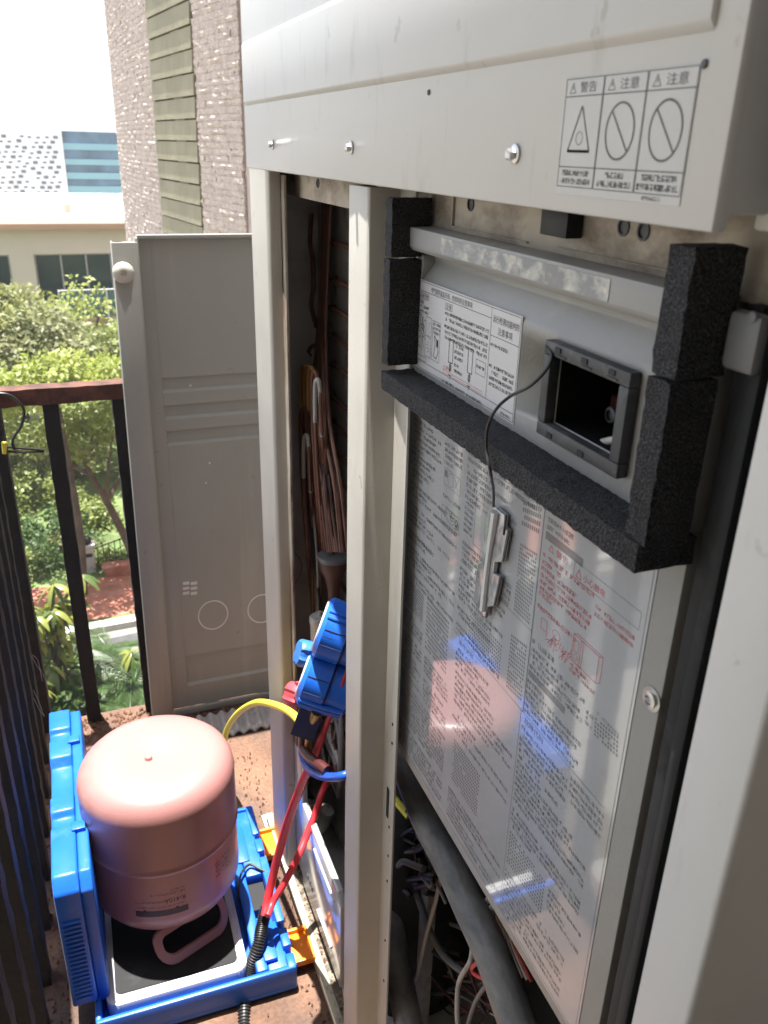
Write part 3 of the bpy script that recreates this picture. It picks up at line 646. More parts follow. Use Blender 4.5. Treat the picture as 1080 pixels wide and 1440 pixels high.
pitch = 0.124; zz = -1.6; k = 0
while zz < 2.4:
    mb = MB(); curved_box(mb, SY0 + .004, SY1 - .004, zz, zz + pitch - rr_b.uniform(.007, .011), 0.004, 0.026, 0.020)
    mb.build('board', M['board'], tw); zz += pitch
rr = random.Random(12); tiles = []
zz = -1.9; hh = 0.036
while zz < 2.6:
    for (ya, yb) in ((4.9, SY0), (SY1, 11.0)):
        y = ya - rr.uniform(0, .15)
        while y < yb:
            ln = rr.uniform(0.10, 0.55); a = max(y, ya); c = min(y + ln, yb)
            if c - a > 0.02: tiles.append((a, c, zz, hh))
            y += ln
    zz += hh
vis = [t for t in tiles if 5.25 < t[0] < 5.62 and -0.45 < t[2] < 0.75]
vis = sorted(vis, key=lambda t: abs(t[2] - 0.1))[:290]; vset = set(vis)
big = MB()
def stone(mb, t):
    a, c, z, h = t; g = .0004; ya, yb = a + g, c - g; z0, z1 = z + g, z + h - g; nu = max(2, int((c - a) / .05)); base_ = rr.uniform(.006, .010)
    vs = [tpos(ya, z0, .0), tpos(yb, z0, .0), tpos(yb, z1, .0), tpos(ya, z1, .0)]
    for j in range(3):
        for i in range(nu + 1):
            edge = j != 1 or i in (0, nu)
            vs.append(tpos(ya + (yb - ya) * (i / nu + (rr.uniform(-.3, .3) / nu if 0 < i < nu else 0)), z0 + (z1 - z0) * j / 2, base_ + (rr.uniform(.0, .011) if edge else rr.uniform(.003, .018))))
    w_ = nu + 1; F = [(4 + j * w_ + i, 4 + j * w_ + i + 1, 4 + (j + 1) * w_ + i + 1, 4 + (j + 1) * w_ + i) for j in range(2) for i in range(nu)]
    F += [tuple([0, 1] + [4 + i for i in range(nu, -1, -1)]), tuple([2, 3] + [4 + 2 * w_ + i for i in range(nu + 1)]), (0, 4, 4 + w_, 4 + 2 * w_, 3), (1, 2, 4 + 2 * w_ + nu, 4 + w_ + nu, 4 + nu)]
    mb.add(vs, F)
for tt in tiles:
    if tt in vset:
        mb = MB(); stone(mb, tt); mb.build('stone', M['stone'], tw)
    else: stone(big, tt)
tag(big.build('stone_cladding', M['stone'], tw), kind='stuff')
for (ya, yb, z0, z1) in ((4.9, 11.0, 2.6, 9.0), (4.9, 11.0, GZ, -1.9)):
    mb = MB(); 
    for i in range(24): curved_box(mb, ya + (yb - ya) * i / 24, ya + (yb - ya) * (i + 1) / 24, z0 + .002, z1, 0.001, 0.03)
    mb.build('render_band', M['stone'], tw)

# ================================================================== RAILING
def railing(name, a, d, n, step, label, first, length):
    t = thing(name, (a[0], a[1], FZ), label, 'railing'); a = Vector(a); d = Vector(d)
    s = Vector((-d.y, d.x, 0))
    def bar(p0, p1, w, h, rough=0.002):
        mb = MB(); L = (p1 - p0).length; nseg = max(4, int(L / 0.025)); rr = random.Random(int(p0.x * 991 + p0.y * 77 + nseg)); ax = (p1 - p0).normalized()
        e1 = s if abs(ax.z) > .5 else s; e2 = ax.cross(e1)
        vs = []
        for i in range(nseg + 1):
            c = p0.lerp(p1, i / nseg)
            for (q, r_) in ((-1, -1), (0, -1.03), (1, -1), (1.03, 0), (1, 1), (0, 1.03), (-1, 1), (-1.03, 0)):
                vs.append(c + e1 * (q * w / 2 + rr.uniform(-rough, rough) * .6) + e2 * (r_ * h / 2 + rr.uniform(-rough, rough) * .6))
        fs = [(i * 8 + k, i * 8 + (k + 1) % 8, i * 8 + 8 + (k + 1) % 8, i * 8 + 8 + k) for i in range(nseg) for k in range(8)] + [tuple(range(8)), tuple(nseg * 8 + k for k in range(8))]
        mb.add(vs, fs, 0, False); return mb
    zt = -0.526
    bar(a + Vector((0, 0, zt - FZ)), a + d * length + Vector((0, 0, zt - FZ)), 0.046, 0.037).build('handrail', M['rustrail'], t)
    for k in range(n):
        p = a + d * (first + k * step)
        bar(p + Vector((0, 0, -0.01)), p + Vector((0, 0, zt - FZ - .02)), 0.034, 0.034).build('baluster', M['iron'], t)
    return t
fr = railing('far_railing', (-0.17, 1.97, FZ), (1, 0, 0), 7, 0.150, 'rusty black iron railing with a red brown handrail across the terrace end', 0.118, 1.2)
nr = railing('near_railing', (-0.185, -0.5, FZ), (0, 1, 0), 19, 0.1265, 'black iron railing with close bars along the left side of the terrace', 0.06, 2.46)
mb = MB(); mb.box(-0.205, -0.155, 1.945, 1.995, FZ - .01, -0.50, .004); mb.build('corner_post', M['iron'], nr)
# wires tied round the handrail
t = thing('tied_cable', AY(30, 600, 1.93), 'thin black cable looped round the corner of the railing', 'cable')
mb = MB(); mb.tube([AY(-15, 553, 1.9), AY(14, 556, 1.9), AY(33, 575, 1.9), AY(30, 598, 1.9), AY(18, 618, 1.9), AY(20, 632, 1.91)], .0032, 7, 6); mb.build('loop', M['cable'], t)
mb = MB(); mb.tube([AY(4, 628, 1.9), AY(25, 630, 1.91), AY(62, 633, 1.925)], .0026, 7, 5); mb.tube([AY(4, 634, 1.9), AY(30, 636, 1.91), AY(62, 635, 1.925)], .0026, 7, 5); mb.build('tail', M['cable'], t)
mb = MB(); mb.tube([AY(6, 622, 1.89), AY(6, 638, 1.89)], [.006, .004], 8, 2); mb.build('yellow_tip', M['yellow'], t)
t = thing('dry_straw', AX(55, 960, -.16), 'wisps of dry straw caught on the railing bars', 'straw')
mb = MB(); rr = random.Random(8)
for k in range(5):
    mb = MB(); q = AX(rr.uniform(44, 60), rr.uniform(900, 985), -.158); mb.tube([q, q + Vector((.008, rr.uniform(-.01, .02), -.03)), q + Vector((.012, rr.uniform(-.02, .05), -.07))], .0005, 4, 4); mb.build('straw', M['whitecable'], t)

# ================================================================== AIR CONDITIONER CABINET
FX = 0.30                       # front plane
ac = thing('air_conditioner', (0.62, 0.86, FZ), 'tall white outdoor air conditioning cabinet with its lower front panel taken off', 'air conditioner')
CY0, CY1 = 0.338, 1.394
# upper front panel with one raised band
mb = MB()
prof = [(FX - .004, -.034), (FX - .004, .0535), (FX - .008, .0575), (FX - .008, .1315), (FX - .004, .1355), (FX - .004, .30), (FX + .03, .30), (FX + .03, -.026), (FX + .006, -.026), (FX + .004, -.034)]
prof = [(a, c) for a, c in prof]
mb.prism([(FX - .004, -.034), (FX - .004, .30), (FX + .03, .30), (FX + .03, -.026), (FX + .006, -.026), (FX + .004, -.034)], 'y', CY0, CY1, 0.0018)
mb.prism([(FX - .0036, .0520), (FX - .0078, .0575), (FX - .0078, .1315), (FX - .0036, .1370)], 'y', CY0 + .020, CY1 - .012, 0.0012)
mb.box(FX + .032, 1.0, CY0 + .0, CY0 + .012, -.034, .30, .002)
tp = mb.build('front_panel', M['white'], ac)
def hexbolt(parent, y, z, r, x=FX - .0045, name='bolt', mt=None):
    mb = MB(); mb.lathe([(r, 0), (r, .0012), (r * .8, .0018)], (x, y, z), (-1, 0, 0), 20)
    mb.lathe([(r * .62, .0018), (r * .62, .0058), (r * .45, .0066), (r * .25, .0060)], (x, y, z), (-1, 0, 0), 6)
    return mb.build(name, mt or M['steel'], parent)
for (y, z) in ((.536, -.002), (.880, -.001), (1.217, .0)): hexbolt(tp, y, z, .0062)
for (px, py) in ((603, 130), (991, 90)):
    q = AX(px, py, FX - .0045); mb = MB(); mb.lathe([(.0022, 0), (.002, .0008), (.0012, .001)], (q.x, q.y, q.z), (-1, 0, 0), 10); mb.build('rivet', M['frame_grey'], tp)
# three-part warning label
sx = FX - .0043
ly0, ly1, lz0, lz1 = .4805, .3635, -.0235, .0400
mb = MB(); mb.box(sx - .0003, sx + .0002, ly1, ly0, lz0, lz1); lab = mb.build('warning_label', M['cover_sticker'], ac)
S = Sheet(sx - .0005)
cw = .0385
for c in range(3):
    a = ly0 - .0006 - c * (cw + .0004); e = a - cw
    S.rect(e + .0004, a - .0002, -.0190, .0392, .0005)
    S.line((e, .0300), (a, .0300), .0006); S.line((e, -.0080), (a, -.0080), .0006)
    # heading
    tcx = a - .0075
    S.poly([(tcx + .0032, .0318), (tcx - .0032, .0318), (tcx, .0372)], .0004); S.line((tcx, .0355), (tcx, .0335), .0005)
    S.text('警告' if c == 0 else '注意', a - .0150, .0318, .0056, 0, .0165)
    cy = a - cw / 2; cz = .0112
    if c == 0:
        S.poly([(cy + .0115, cz - .0105), (cy - .0115, cz - .0105), (cy, cz + .0135)], .0011); S.ring(cy, cz - .0035, .0034, .0034, .0004); S.line((cy + .0115, cz - .0105), (cy - .0115, cz - .0105), .0016)
    else:
        S.ring(cy, cz, .0128, .0142, .0012); S.line((cy + .0085, cz + .0100), (cy - .0085, cz - .0100), .0011)
    for r_ in range(2): 
        nch = (10, 6, 10)[c] if r_ == 0 else (11, 11, 12)[c]; wd = .0029
        y = cy + nch * wd / 2
        for k in range(nch): S.glyph(y, -.0128 - r_ * .0046, .0025, .0032); y -= wd
S.text('4P904652-1', ly0 - .0855, -.0224, .0022, 0, .0155)
S.mb.build('lettering', M['label_ink'], lab)

# posts, beams and rails
def vpost(prof, z0, z1, mtl, name, bev=.0022):
    mb = MB(); mb.prism(prof, 'z', z0, z1, bev); return mb.build(name, mtl, ac)
# left corner post: chamfered outside edge, inner return flange
vpost([(FX, 1.395), (FX + .028, 1.452), (FX + .05, 1.452), (FX + .05, 1.435), (FX + .022, 1.30), (FX + .022, 1.2835), (FX + .004, 1.2835), (FX, 1.289)], FZ + .025, .30, M['cream'], 'corner_post')
mb = MB(); mb.box(FX + .0225, FX + .0265, 1.268, 1.30, FZ + .05, -.04, .0005); fl = mb.build('post_flange', M['rusty_cream'], ac)
for py in (352, 652, 725, 905):
    q = AX(373 + (py - 352) * .026, py, FX + .0224); mb = MB(); mb.box(FX + .0212, FX + .0222, q.y - .004, q.y + .004, q.z - .013, q.z + .013); mb.build('slot', M['black'], fl)
# centre post (hat section)
vpost([(FX, .8995), (FX, .842), (FX + .002, .839), (FX + .035, .839), (FX + .035, .800), (FX + .0385, .800), (FX + .0385, .844), (FX + .006, .847), (FX + .006, .894), (FX + .03, .894), (FX + .03, .902), (FX + .002, .902)], FZ + .03, -.0365, M['cream'], 'centre_post', .0012)
pc = bpy.data.objects['centre_post']
for (py0, py1) in ((1077, 1116),):
    a = AX(529 if py0 > 1050 else 537, py0, FX + .0345); c = AX(528, py1, FX + .0345)
    mb = MB(); mb.box(FX + .0338, FX + .0347, .8155, .8225, c.z, a.z); mb.build('slot', M['black'], pc)
for py in (1133, 1175, 1212, 1300, 1360, 985, 1012):
    a = AX(532, py, FX + .0345); mb = MB(); mb.lathe([(.0022, 0), (.0018, .001)], (FX + .0347, .811, a.z), (-1, 0, 0), 8); mb.build('screw_hole', M['frame_grey'], pc)
# near corner post
vpost([(FX, .289), (FX, .248), (FX + .002, .246), (FX + .6, .246), (FX + .6, .252), (FX + .012, .258), (FX + .012, .2785), (FX + .03, .2785), (FX + .03, .289)], FZ + .025, .30, M['white'], 'corner_post', .0018)
# base rails, pan and sides
mb = MB(); mb.box(FX - .006, FX + .008, .245, 1.45, FZ + .006, FZ + .028, .0015); mb.build('base_rail', M['rail'], ac)
mb = MB(); mb.box(FX + .0085, FX + .036, .245, 1.45, FZ + .006, FZ + .0255, .001); mb.build('base_ledge', M['ledge'], ac)
mb = MB(); mb.box(FX + .037, 1.0, .25, 1.45, FZ + .01, FZ + .026); mb.build('base_pan', M['inner'], ac)
mb = MB(); mb.box(FX - .012, FX + .03, 1.40, 1.47, FZ + .002, FZ + .0058, .0005); mb.build('foot', M['foot'], ac)
mb = MB(); mb.box(FX + .055, 1.0, 1.44, 1.4495, FZ + .03, .298); mb.build('side_panel', M['inner'], ac)
mb = MB(); mb.box(1.0025, 1.012, .246, 1.4495, FZ + .01, .302); mb.build('rear_panel', M['inner'], ac)
mb = MB(); mb.box(FX + .032, 1.0, CY0 + .014, 1.438, -.0225, -.018); mb.box(FX + .0, 1.0, .262, 1.44, .303, .312); mb.build('deck', M['inner'], ac)
# heat exchanger behind the left opening
mb = MB(); mb.box(.425, .44, .86, 1.4385, FZ + .03, -.024); mb.build('coil_plate', M['coil'], ac)
zz = -.14; kk = 0
hp = None
while zz > -1.1:
    if kk in (1, 5, 11): zz -= .012
    mb = MB(); y1 = 1.335 + random.uniform(-.012, .014); 
    mb.tube([(.417, .87, zz), (.4165, y1 - .03, zz + .001), (.417, y1, zz - .002), (.425, y1 + .012, zz)], .0042, 8, 4)
    mb.build('return_bend', M['copper'], ac)
    zz -= .0465; kk += 1
# hanging bundle of thin tubes running to the distributor
rr = random.Random(21)
for k in range(14):
    u = k / 13.0
    bx = 450 + 37 * u; 
    pts = [AX(456 + 9 * u + rr.uniform(-2, 2), 285, .408), AX(452 + 8 * u, 390 + rr.uniform(-10, 10), .403), AX(446 + 12 * u, 480, .398), AX(436 + 27 * u + rr.uniform(-5, 5), 590 + rr.uniform(-15, 15), .388 + rr.uniform(-.012, .010)), AX(438 + 40 * u + rr.uniform(-3, 3), 690, .38 - .012 * math.sin(3.1 * u) + rr.uniform(-.006, .006)), AX(449 + 40 * u, 776, .385 - .015 * math.sin(3.1 * u))]
    mb = MB(); mb.tube(pts, .0031, 7, 5); mb.build('capillary_tube', M['copper' if k % 3 else 'darkcopper'], ac)
for k, (xx, yy, mt) in enumerate(((425, 514, 'ochre'), (430, 516, 'ochre'), (435, 517, 'ochre'), (440, 522, 'copper'), (444, 534, 'whitecable'), (424, 575, 'copper'), (428, 612, 'whitecable'))):
    xd = .372 - .003 * k
    pts = [AX(xx + 12, yy + 250, .385), AX(xx + 4, yy + 150, xd), AX(xx - 1, yy + 60, xd), AX(xx - 1, yy + 12, xd), AX(xx + 2, yy, xd), AX(xx + 6, yy + 12, xd + .003), AX(xx + 9, yy + 80, xd + .006), AX(xx + 16, yy + 180, .386), AX(xx + 24, yy + 255, .388)]
    mb = MB(); mb.tube(pts[2:7], .0036, 7, 5); mb.build('tube_tip', M[mt], ac)
    mb = MB(); mb.tube(pts, .0032, 7, 5); mb.build('capillary_tube', M['copper'], ac)
dc = AX(469, 790, .39)
mb = MB(); mb.lathe([(.026, .012), (.026, .0), (.024, -.012), (.016, -.03), (.011, -.055), (.009, -.12)], dc, (0, 0, 1), 20); mb.build('distributor', M['darkcopper'], ac)
mb = MB(); mb.lathe([(.0275, .006), (.0285, .010), (.0275, .014)], dc, (0, 0, 1), 24); mb.build('distributor_ring', M['bracket'], ac)
for (xa, xb, mt, r_) in ((428, 440, 'copper', .0035), (436, 447, 'whitecable', .0022), (432, 452, 'cable', .0025)):
    mb = MB(); mb.tube([AX(xa, 625, .372), AX(xa + 4, 710, .37), AX(xa + 10, 790, .37), AX(xb, 860, .375)], r_, 7, 6); mb.build('lead', M[mt], ac)
mb = MB(); mb.tube([AX(438, 300, .41), AX(436, 340, .405), AX(440, 365, .40), AX(441, 400, .40), AX(438, 430, .40), AX(445, 460, .402)], .004, 8, 6); mb.tube([AX(437, 500, .41), AX(434, 494, .405), AX(440, 486, .40), AX(447, 490, .40)], .0035, 8, 6); mb.build('loop_tube', M['copper'], ac)
# knock-out ring on the inner side wall
kc = AY(403, 800, 1.4395)
mb = MB(); mb.tube([kc + Vector((math.cos(a) * .031, -.001, math.sin(a) * .040)) for a in [i * 2 * math.pi / 28 for i in range(29)]], .0014, 5, raw=True); mb.build('knockout_ring', M['panelinside'], ac)
# valve actuator (pale cap) below the bundle
vc = AX(450, 868, .365)
mb = MB(); mb.lathe([(.017, -.07), (.0175, -.012), (.019, -.01), (.019, .0), (.0165, .003), (.004, .004), (.003, .012), (.001, .013)], vc, (0, 0, 1), 20); mb.build('valve_cap', M['whitecable'], ac)
# upper cross beams behind the front panel
mb = MB(); mb.box(.347, .36, .903, 1.437, -.0705, -.0235, .001); mb.build('cross_beam', M['dirty_beam'], ac)
mb = MB(); mb.box(.352, .366, .20, .80, -.0735, -.0235, .001); mb.build('cross_beam', M['dirty_beam'], ac)
for (px, py) in ((412, 249), (447, 258), (662, 287), (877, 319), (905, 325)):
    q = AX(px, py, .3515 if px > 500 else .3465); x = .3518 if px > 500 else .3468
    mb = MB(); mb.lathe([(.0062, 0), (.0062, .001), (.0045, .0012), (.0045, -.002)], (x, q.y, q.z), (-1, 0, 0), 14); mb.build('plug', M['frame_grey'], ac)
q = AX(790, 312, .345); mb = MB(); mb.box(.338, .3515, q.y - .018, q.y + .018, -.056, -.036, .001); mb.build('latch_block', M['black'], ac)
mb = MB(); mb.box(.3495, .3515, .605, .745, -.0665, -.0655); mb.box(.3495, .3515, .41, .56, -.0655, -.0645); mb.box(.3495, .3515, .745, .747, -.0655, -.03); mb.build('seam', M['dirty_beam'], ac)
mb = MB(); mb.box(.349, .3515, .635, .675, -.034, -.0285, .0005); mb.build('slot', M['black'], ac)

# control box: lipped upper cover
mb = MB()
mb.prism([(.3262, -.0700), (.3262, -.0875), (.3290, -.0915), (.3400, -.0945), (.3510, -.0965), (.3520, -.1020), (.3402, -.1215), (.3395, -.1240), (.3395, -.2165), (.40, -.2165), (.40, -.0690)], 'y', .372, .7985, .0011)
cb = mb.build('control_box_cover', M['grey_plastic'], ac)
ct = MB().box(.30, .3985, .4380, .5210, -.1875, -.1370).build('cutter', M['black'])
ct2 = ct; md = cb.modifiers.new('b', 'BOOLEAN'); md.object = ct2; md.operation = 'DIFFERENCE'; md.solver = 'EXACT'
ct2.location = WL['air_conditioner'] * 0
bpy.context.view_layer.update(); dg = bpy.context.evaluated_depsgraph_get(); nm = bpy.data.meshes.new_from_object(cb.evaluated_get(dg)); cb.modifiers.clear(); cb.data = nm; nm.materials.append(M['void'])
for p_ in nm.polygons:
    c_ = p_.center + WL['air_conditioner']
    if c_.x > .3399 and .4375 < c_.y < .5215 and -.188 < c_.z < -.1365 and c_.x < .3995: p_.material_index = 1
bpy.data.objects.remove(ct2)
# worn strip of the lip
mb = MB(); mb.box(.32565, .32600, .455, .715, -.0868, -.0728); mb.build('worn_label', M['worn_grey'], cb)
mb = MB(); mb.prism([(.7985, -.0950), (.7985, -.1230), (.7890, -.1230), (.7830, -.1040), (.7850, -.0965)], 'x', .3392, .3525, .001); mb.build('end_cheek', M['grey_plastic'], cb)
# service window: dark frame round an opening
fy0, fy1, fz0, fz1 = .4270, .5315, -.1985, -.1265
oy0, oy1, oz0, oz1 = .4375, .5215, -.1880, -.1365
mb = MB()
for (a, c, e, f_) in ((fy0, fy1, oz1, fz1), (fy0, fy1, fz0, oz0), (fy0, oy0, oz0, oz1), (oy1, fy1, oz0, oz1)): mb.box(.3300, .3392, a, c, e, f_, .0012)
for y in (.445, .475, .507): mb.box(.3288, .3302, y - .006, y + .006, oz1 + .002, oz1 + .0028)
wf = mb.build('window_frame', M['frame_grey'], ac)
for (y, z) in ((.512, -.1305), (.478, -.1305), (.446, -.1305), (.512, -.1945), (.470, -.1945)):
    mb = MB(); mb.box(.3292, .3304, y - .0035, y + .0035, z - .0018, z + .0018); mb.build('clip_slot', M['black'], wf)
mb = MB(); mb.box(.3975, .3995, oy0 + .0006, oy1 - .0006, oz0 + .0006, oz1 - .0006); mb.build('window_opening', M['void'], wf)  # black plate carrying the painted shade at the back of the recess
for (y, z, mt_) in ((.50, -.172, 'maroon'), (.465, -.160, 'frame_grey'), (.475, -.178, 'rubber')):
    mb = MB(); mb.box(.378, .397, y - .009, y + .009, z - .006, z + .006, .001); mb.build('relay', M[mt_], wf)
mb = MB(); mb.tube([AX(848, 622, .350), AX(878, 616, .345)], .0030, 10, 2); mb.build('white_connector', M['whitecable'], wf)
mb = MB(); mb.lathe([(.006, 0), (.006, .004), (.004, .005), (.004, .002)], AX(864, 583, .366), (-1, 0, 0), 16); mb.build('dial', M['frame_grey'], wf)
# wiring sticker on the cover
mb = MB(); mb.box(.3388, .3394, .5815, .7975, -.2085, -.1195); ws = mb.build('wiring_sticker', M['sticker'], ac)
S = Sheet(.3386); RED = 1
S.rect(.5830, .7960, -.2070, -.1210, .0005)
S.line((.7960, -.1300), (.6330, -.1300), .0005); S.line((.6330, -.1210), (.6330, -.2000), .0005); S.line((.7960, -.2000), (.5830, -.2000), .0005); S.line((.6330, -.1440), (.5830, -.1440), .0005)
S.text('电气部件盒盖开闭、检修时的注意事项', .7600, -.1287, .0056, 0, .0900)
S.text('运行检测功能时的', .6300, -.1325, .0062, 0, .0450); S.text('注意事项', .6200, -.1415, .0062, 0, .0250)
S.rect(.7660, .7930, -.1372, -.1318, .0004); S.rows(.791, .768, -.1328, -.137, .01, .0032, 0, 1)
S.rows(.793, .765, -.1392, -.1500, .0046, .0030, 0, .6)
S.rect(.7110, .7260, -.1385, -.1325, .0004); S.text('注意', .7245, -.1378, .0046, 0, .0118)
S.rows(.7240, .6380, -.1405, -.1500, .0052, .0032, 0, .85); S.rows(.7240, .6380, -.1525, -.1655, .0052, .0032, 0, .75)
S.fill(.7262, .7242, -.143, -.1412); S.fill(.7262, .7242, -.155, -.1532)
# small drawings
for k in range(26):
    y = random.uniform(.775, .793); z = random.uniform(-.188, -.153); S.line((y, z), (y - random.uniform(.002, .008), z - random.uniform(-.002, .008)), .0007)
S.poly([(.787, -.152), (.781, -.154), (.775, -.168), (.781, -.166)], .0009)
S.rect(.7560, .7700, -.1925, -.1530, .0004); S.line((.7700, -.172), (.7560, -.172), .0004); S.rect(.7350, .7530, -.1925, -.1540, .0004)
S.rows(.7515, .737, -.1555, -.164, .0042, .0026, 0, .8)
for k in range(10): S.line((.768 - random.uniform(0, .008), -.158 - k * .0032), (.758 + random.uniform(0, .003), -.158 - k * .0032 - random.uniform(-.001, .001)), .0004)
S.poly([(.748, -.168), (.742, -.172), (.7375, -.182), (.742, -.190), (.748, -.188), (.7455, -.176)], .0008); S.fill(.7425, .7385, -.178, -.171)
for (y, z) in ((.7130, -.1640), (.6720, -.1640)):
    S.rect(y - .009, y, z - .022, z, .0009); S.line((y - .0045, z - .022), (y - .0045, z - .031), .0012); S.rect(y - .0065, y - .0025, z - .029, z - .024, .0008); S.line((y - .001, z - .034), (y - .008, z - .034), .0009); S.line((y - .0045, z - .038), (y - .0045, z - .034), .0009)
S.rows(.7010, .684, -.166, -.178, .0055, .003, 0, .8); S.rows(.7000, .684, -.184, -.194, .0055, .003, 0, .8); S.rect(.6370, .6560, -.1825, -.1700, .0004); S.rows(.6545, .639, -.1745, -.179, .006, .003, 0, 1)
S.rect(.7660, .7930, -.1990, -.1945, .0004); S.rows(.791, .769, -.1953, -.198, .01, .0028)
S.rows(.793, .77, -.2012, -.2035, .01, .003)
S.poly([(.7240, -.1950), (.7200, -.1950), (.7220, -.1912)], .0004, RED); S.text('警告', .7185, -.1948, .0040, RED, .0100); S.rows(.705, .655, -.1912, -.1950, .0045, .0030, RED, .7)
S.line((.7250, -.1960), (.6400, -.1960), .0004, RED); S.line((.7250, -.1985), (.6400, -.1985), .0004, RED)
S.rows(.7240, .6380, -.2010, -.2060, .0042, .0028, 0, .8)
S.rows(.6290, .5870, -.1500, -.1585, .0050, .0031, 0, .9); S.rows(.6290, .5870, -.1680, -.1850, .0052, .0031, 0, .85); S.fill(.6312, .6294, -.1525, -.1505); S.fill(.6312, .6294, -.1705, -.1685)
S.text('3P361004-1', .605, -.2060, .0028, 0, .018)
S.mb.build('lettering', [M['ink'], M['stickred']], ws)

# lower control panel with the laminated instruction sheet
mb = MB(); mb.prism([(.352, -.2165), (.352, -.7400), (.356, -.7440), (.40, -.7440), (.40, -.2165)], 'y', .3725, .8560, .0014); lp = mb.build('control_panel', M['grey_panel'], ac)
mb = MB(); mb.box(.3513, .35195, .3965, .8480, -.7265, -.2200); fs = mb.build('instruction_sheet', M['film'], ac)
S = Sheet(.35115); BK, RD = 0, 1
S.rect(.3995, .8460, -.7235, -.2560, .0006)
S.line((.5390, -.2580), (.5390, -.4720), .0015); S.line((.5420, -.4720), (.5420, -.7235), .0005)
S.line((.6850, -.3860), (.5390, -.3860), .0006); S.line((.6850, -.4720), (.4100, -.4720), .0006)
# sub-column 1a / 1b
S.text('安全注意事项', .8230, -.2668, .0060, BK, .0330)
S.rows(.8230, .7450, -.2725, -.3420, .0066, .0040, BK, .55, .006); S.rows(.7360, .6950, -.2740, -.3000, .0066, .0040, BK, .7)
S.rect(.6950, .7340, -.3200, -.3020, .0005); S.ring(.718, -.311, .007, .007, .0005); S.fill(.726, .733, -.3115, -.304); S.line((.71, -.304), (.70, -.318), .0005); S.line((.70, -.304), (.708, -.316), .0005)
S.rows(.7340, .6950, -.3240, -.3430, .0064, .0040, BK, .7)
S.rows(.8240, .6950, -.3490, -.3980, .0066, .0042, BK, .5); S.rect(.6930, .7350, -.3620, -.3440, .0005)
for k in range(18): y = random.uniform(.696, .732); z = random.uniform(-.36, -.346); S.ring(y, z, random.uniform(.0015, .004), random.uniform(.0015, .004), .0005, BK, 8)
S.rows(.8250, .7550, -.4040, -.4230, .0064, .0042, BK, .4)
for k in range(12): S.ring(.818 - k * .006, -.41 - .0012 * (k % 3), .002, .002, .0006, BK, 8)
S.rows(.8250, .6950, -.4290, -.4700, .0064, .0042, BK, .5)
S.dots((.8250, -.474), (.7700, -.474), (.7700, -.512), (.8250, -.512), 20, 10, .6); S.dots((.7600, -.470), (.7000, -.470), (.7000, -.540), (.7600, -.540), 16, 12, .55)
S.rows(.8260, .7700, -.5180, -.6000, .0064, .0042, BK, .6); S.rows(.7600, .6950, -.5480, -.6000, .0064, .0042, BK, .6)
S.rows(.8260, .6950, -.6060, -.7150, .0066, .0042, BK, .5)
# column 2
S.rows(.6830, .5450, -.2660, -.2760, .0066, .0042, BK, .9); S.rows(.6830, .5850, -.2800, -.3150, .0064, .0040, BK, .6)
S.rect(.6280, .6600, -.3560, -.3080, .0005); S.rows(.6240, .6000, -.3080, -.3540, .0060, .0038, BK, .8)
S.rows(.6820, .6660, -.3180, -.3540, .0060, .0036, BK, .8)
S.dots((.5730, -.2750), (.5430, -.2690), (.5430, -.2960), (.5730, -.3000), 9, 4, .62); S.dots((.5720, -.3150), (.5430, -.3120), (.5430, -.3835), (.5720, -.3835), 10, 18, .6)
S.rows(.6820, .5800, -.3620, -.3840, .0064, .0042, BK, .6)
S.rows(.6840, .5900, -.3920, -.4650, .0066, .0042, BK, .55); S.dots((.5720, -.4080), (.5430, -.4040), (.5430, -.4650), (.5720, -.4680), 9, 14, .6)
S.dots((.6550, -.4300), (.5850, -.4300), (.5850, -.4680), (.6550, -.4680), 18, 9, .5)
S.text('操作说明', .6750, -.4810, .0068, BK, .0330); S.rows(.6800, .6000, -.4860, -.5100, .0066, .0042, BK, .6)
S.rows(.6780, .5500, -.5160, -.6000, .0072, .0042, BK, .45, .012)
S.dots((.6700, -.6020), (.6050, -.6020), (.6050, -.6600), (.6700, -.6600), 18, 12, .55)
S.rows(.6760, .5500, -.6660, -.7180, .0066, .0042, BK, .5)
# column 3: mains warning in red, drawings, tables
S.fill(.4960, .5330, -.2660, -.2655); S.rows(.5340, .4880, -.2630, -.2700, .0066, .0042, BK, 1); S.rows(.5340, .4500, -.2730, -.2800, .0066, .0042, BK, .9)
S.fill(.4790, .5340, -.2930, -.2860); 
S.poly([(.5270, -.3010), (.5200, -.3010), (.5235, -.2950)], .0007, RD); S.text('警告', .5160, -.3012, .0062, RD, .0180)
S.rect(.4050, .4890, -.3060, -.2920, .0004, BK)
S.poly([(.4860, -.3040), (.4785, -.3040), (.48225, -.2965)], .0007, RD); S.text('小心触电', .4760, -.3035, .0066, RD, .0290)
S.rows(.5350, .4600, -.3060, -.3400, .0062, .0040, RD, .5); S.rows(.4560, .4080, -.3130, -.3250, .0062, .0036, RD, .5); S.rows(.5340, .4560, -.3420, -.3560, .0062, .0040, RD, .45)
S.rect(.5170, .5260, -.3740, -.3640, .0006, RD)
for k in range(22):
    y = random.uniform(.486, .518); S.line((y, random.uniform(-.386, -.374)), (y - random.uniform(.0, .012), random.uniform(-.380, -.366)), .0006, RD)
S.ring(.502, -.368, .006, .004, .0006, RD, 14)
S.rect(.4430, .4780, -.3760, -.3520, .0007, RD); S.rect(.4640, .4670, -.3760, -.3520, .0006, RD); S.rect(.4700, .4755, -.3660, -.3560, .0005, RD); S.ring(.4725, -.371, .0026, .003, .0005, RD, 12)
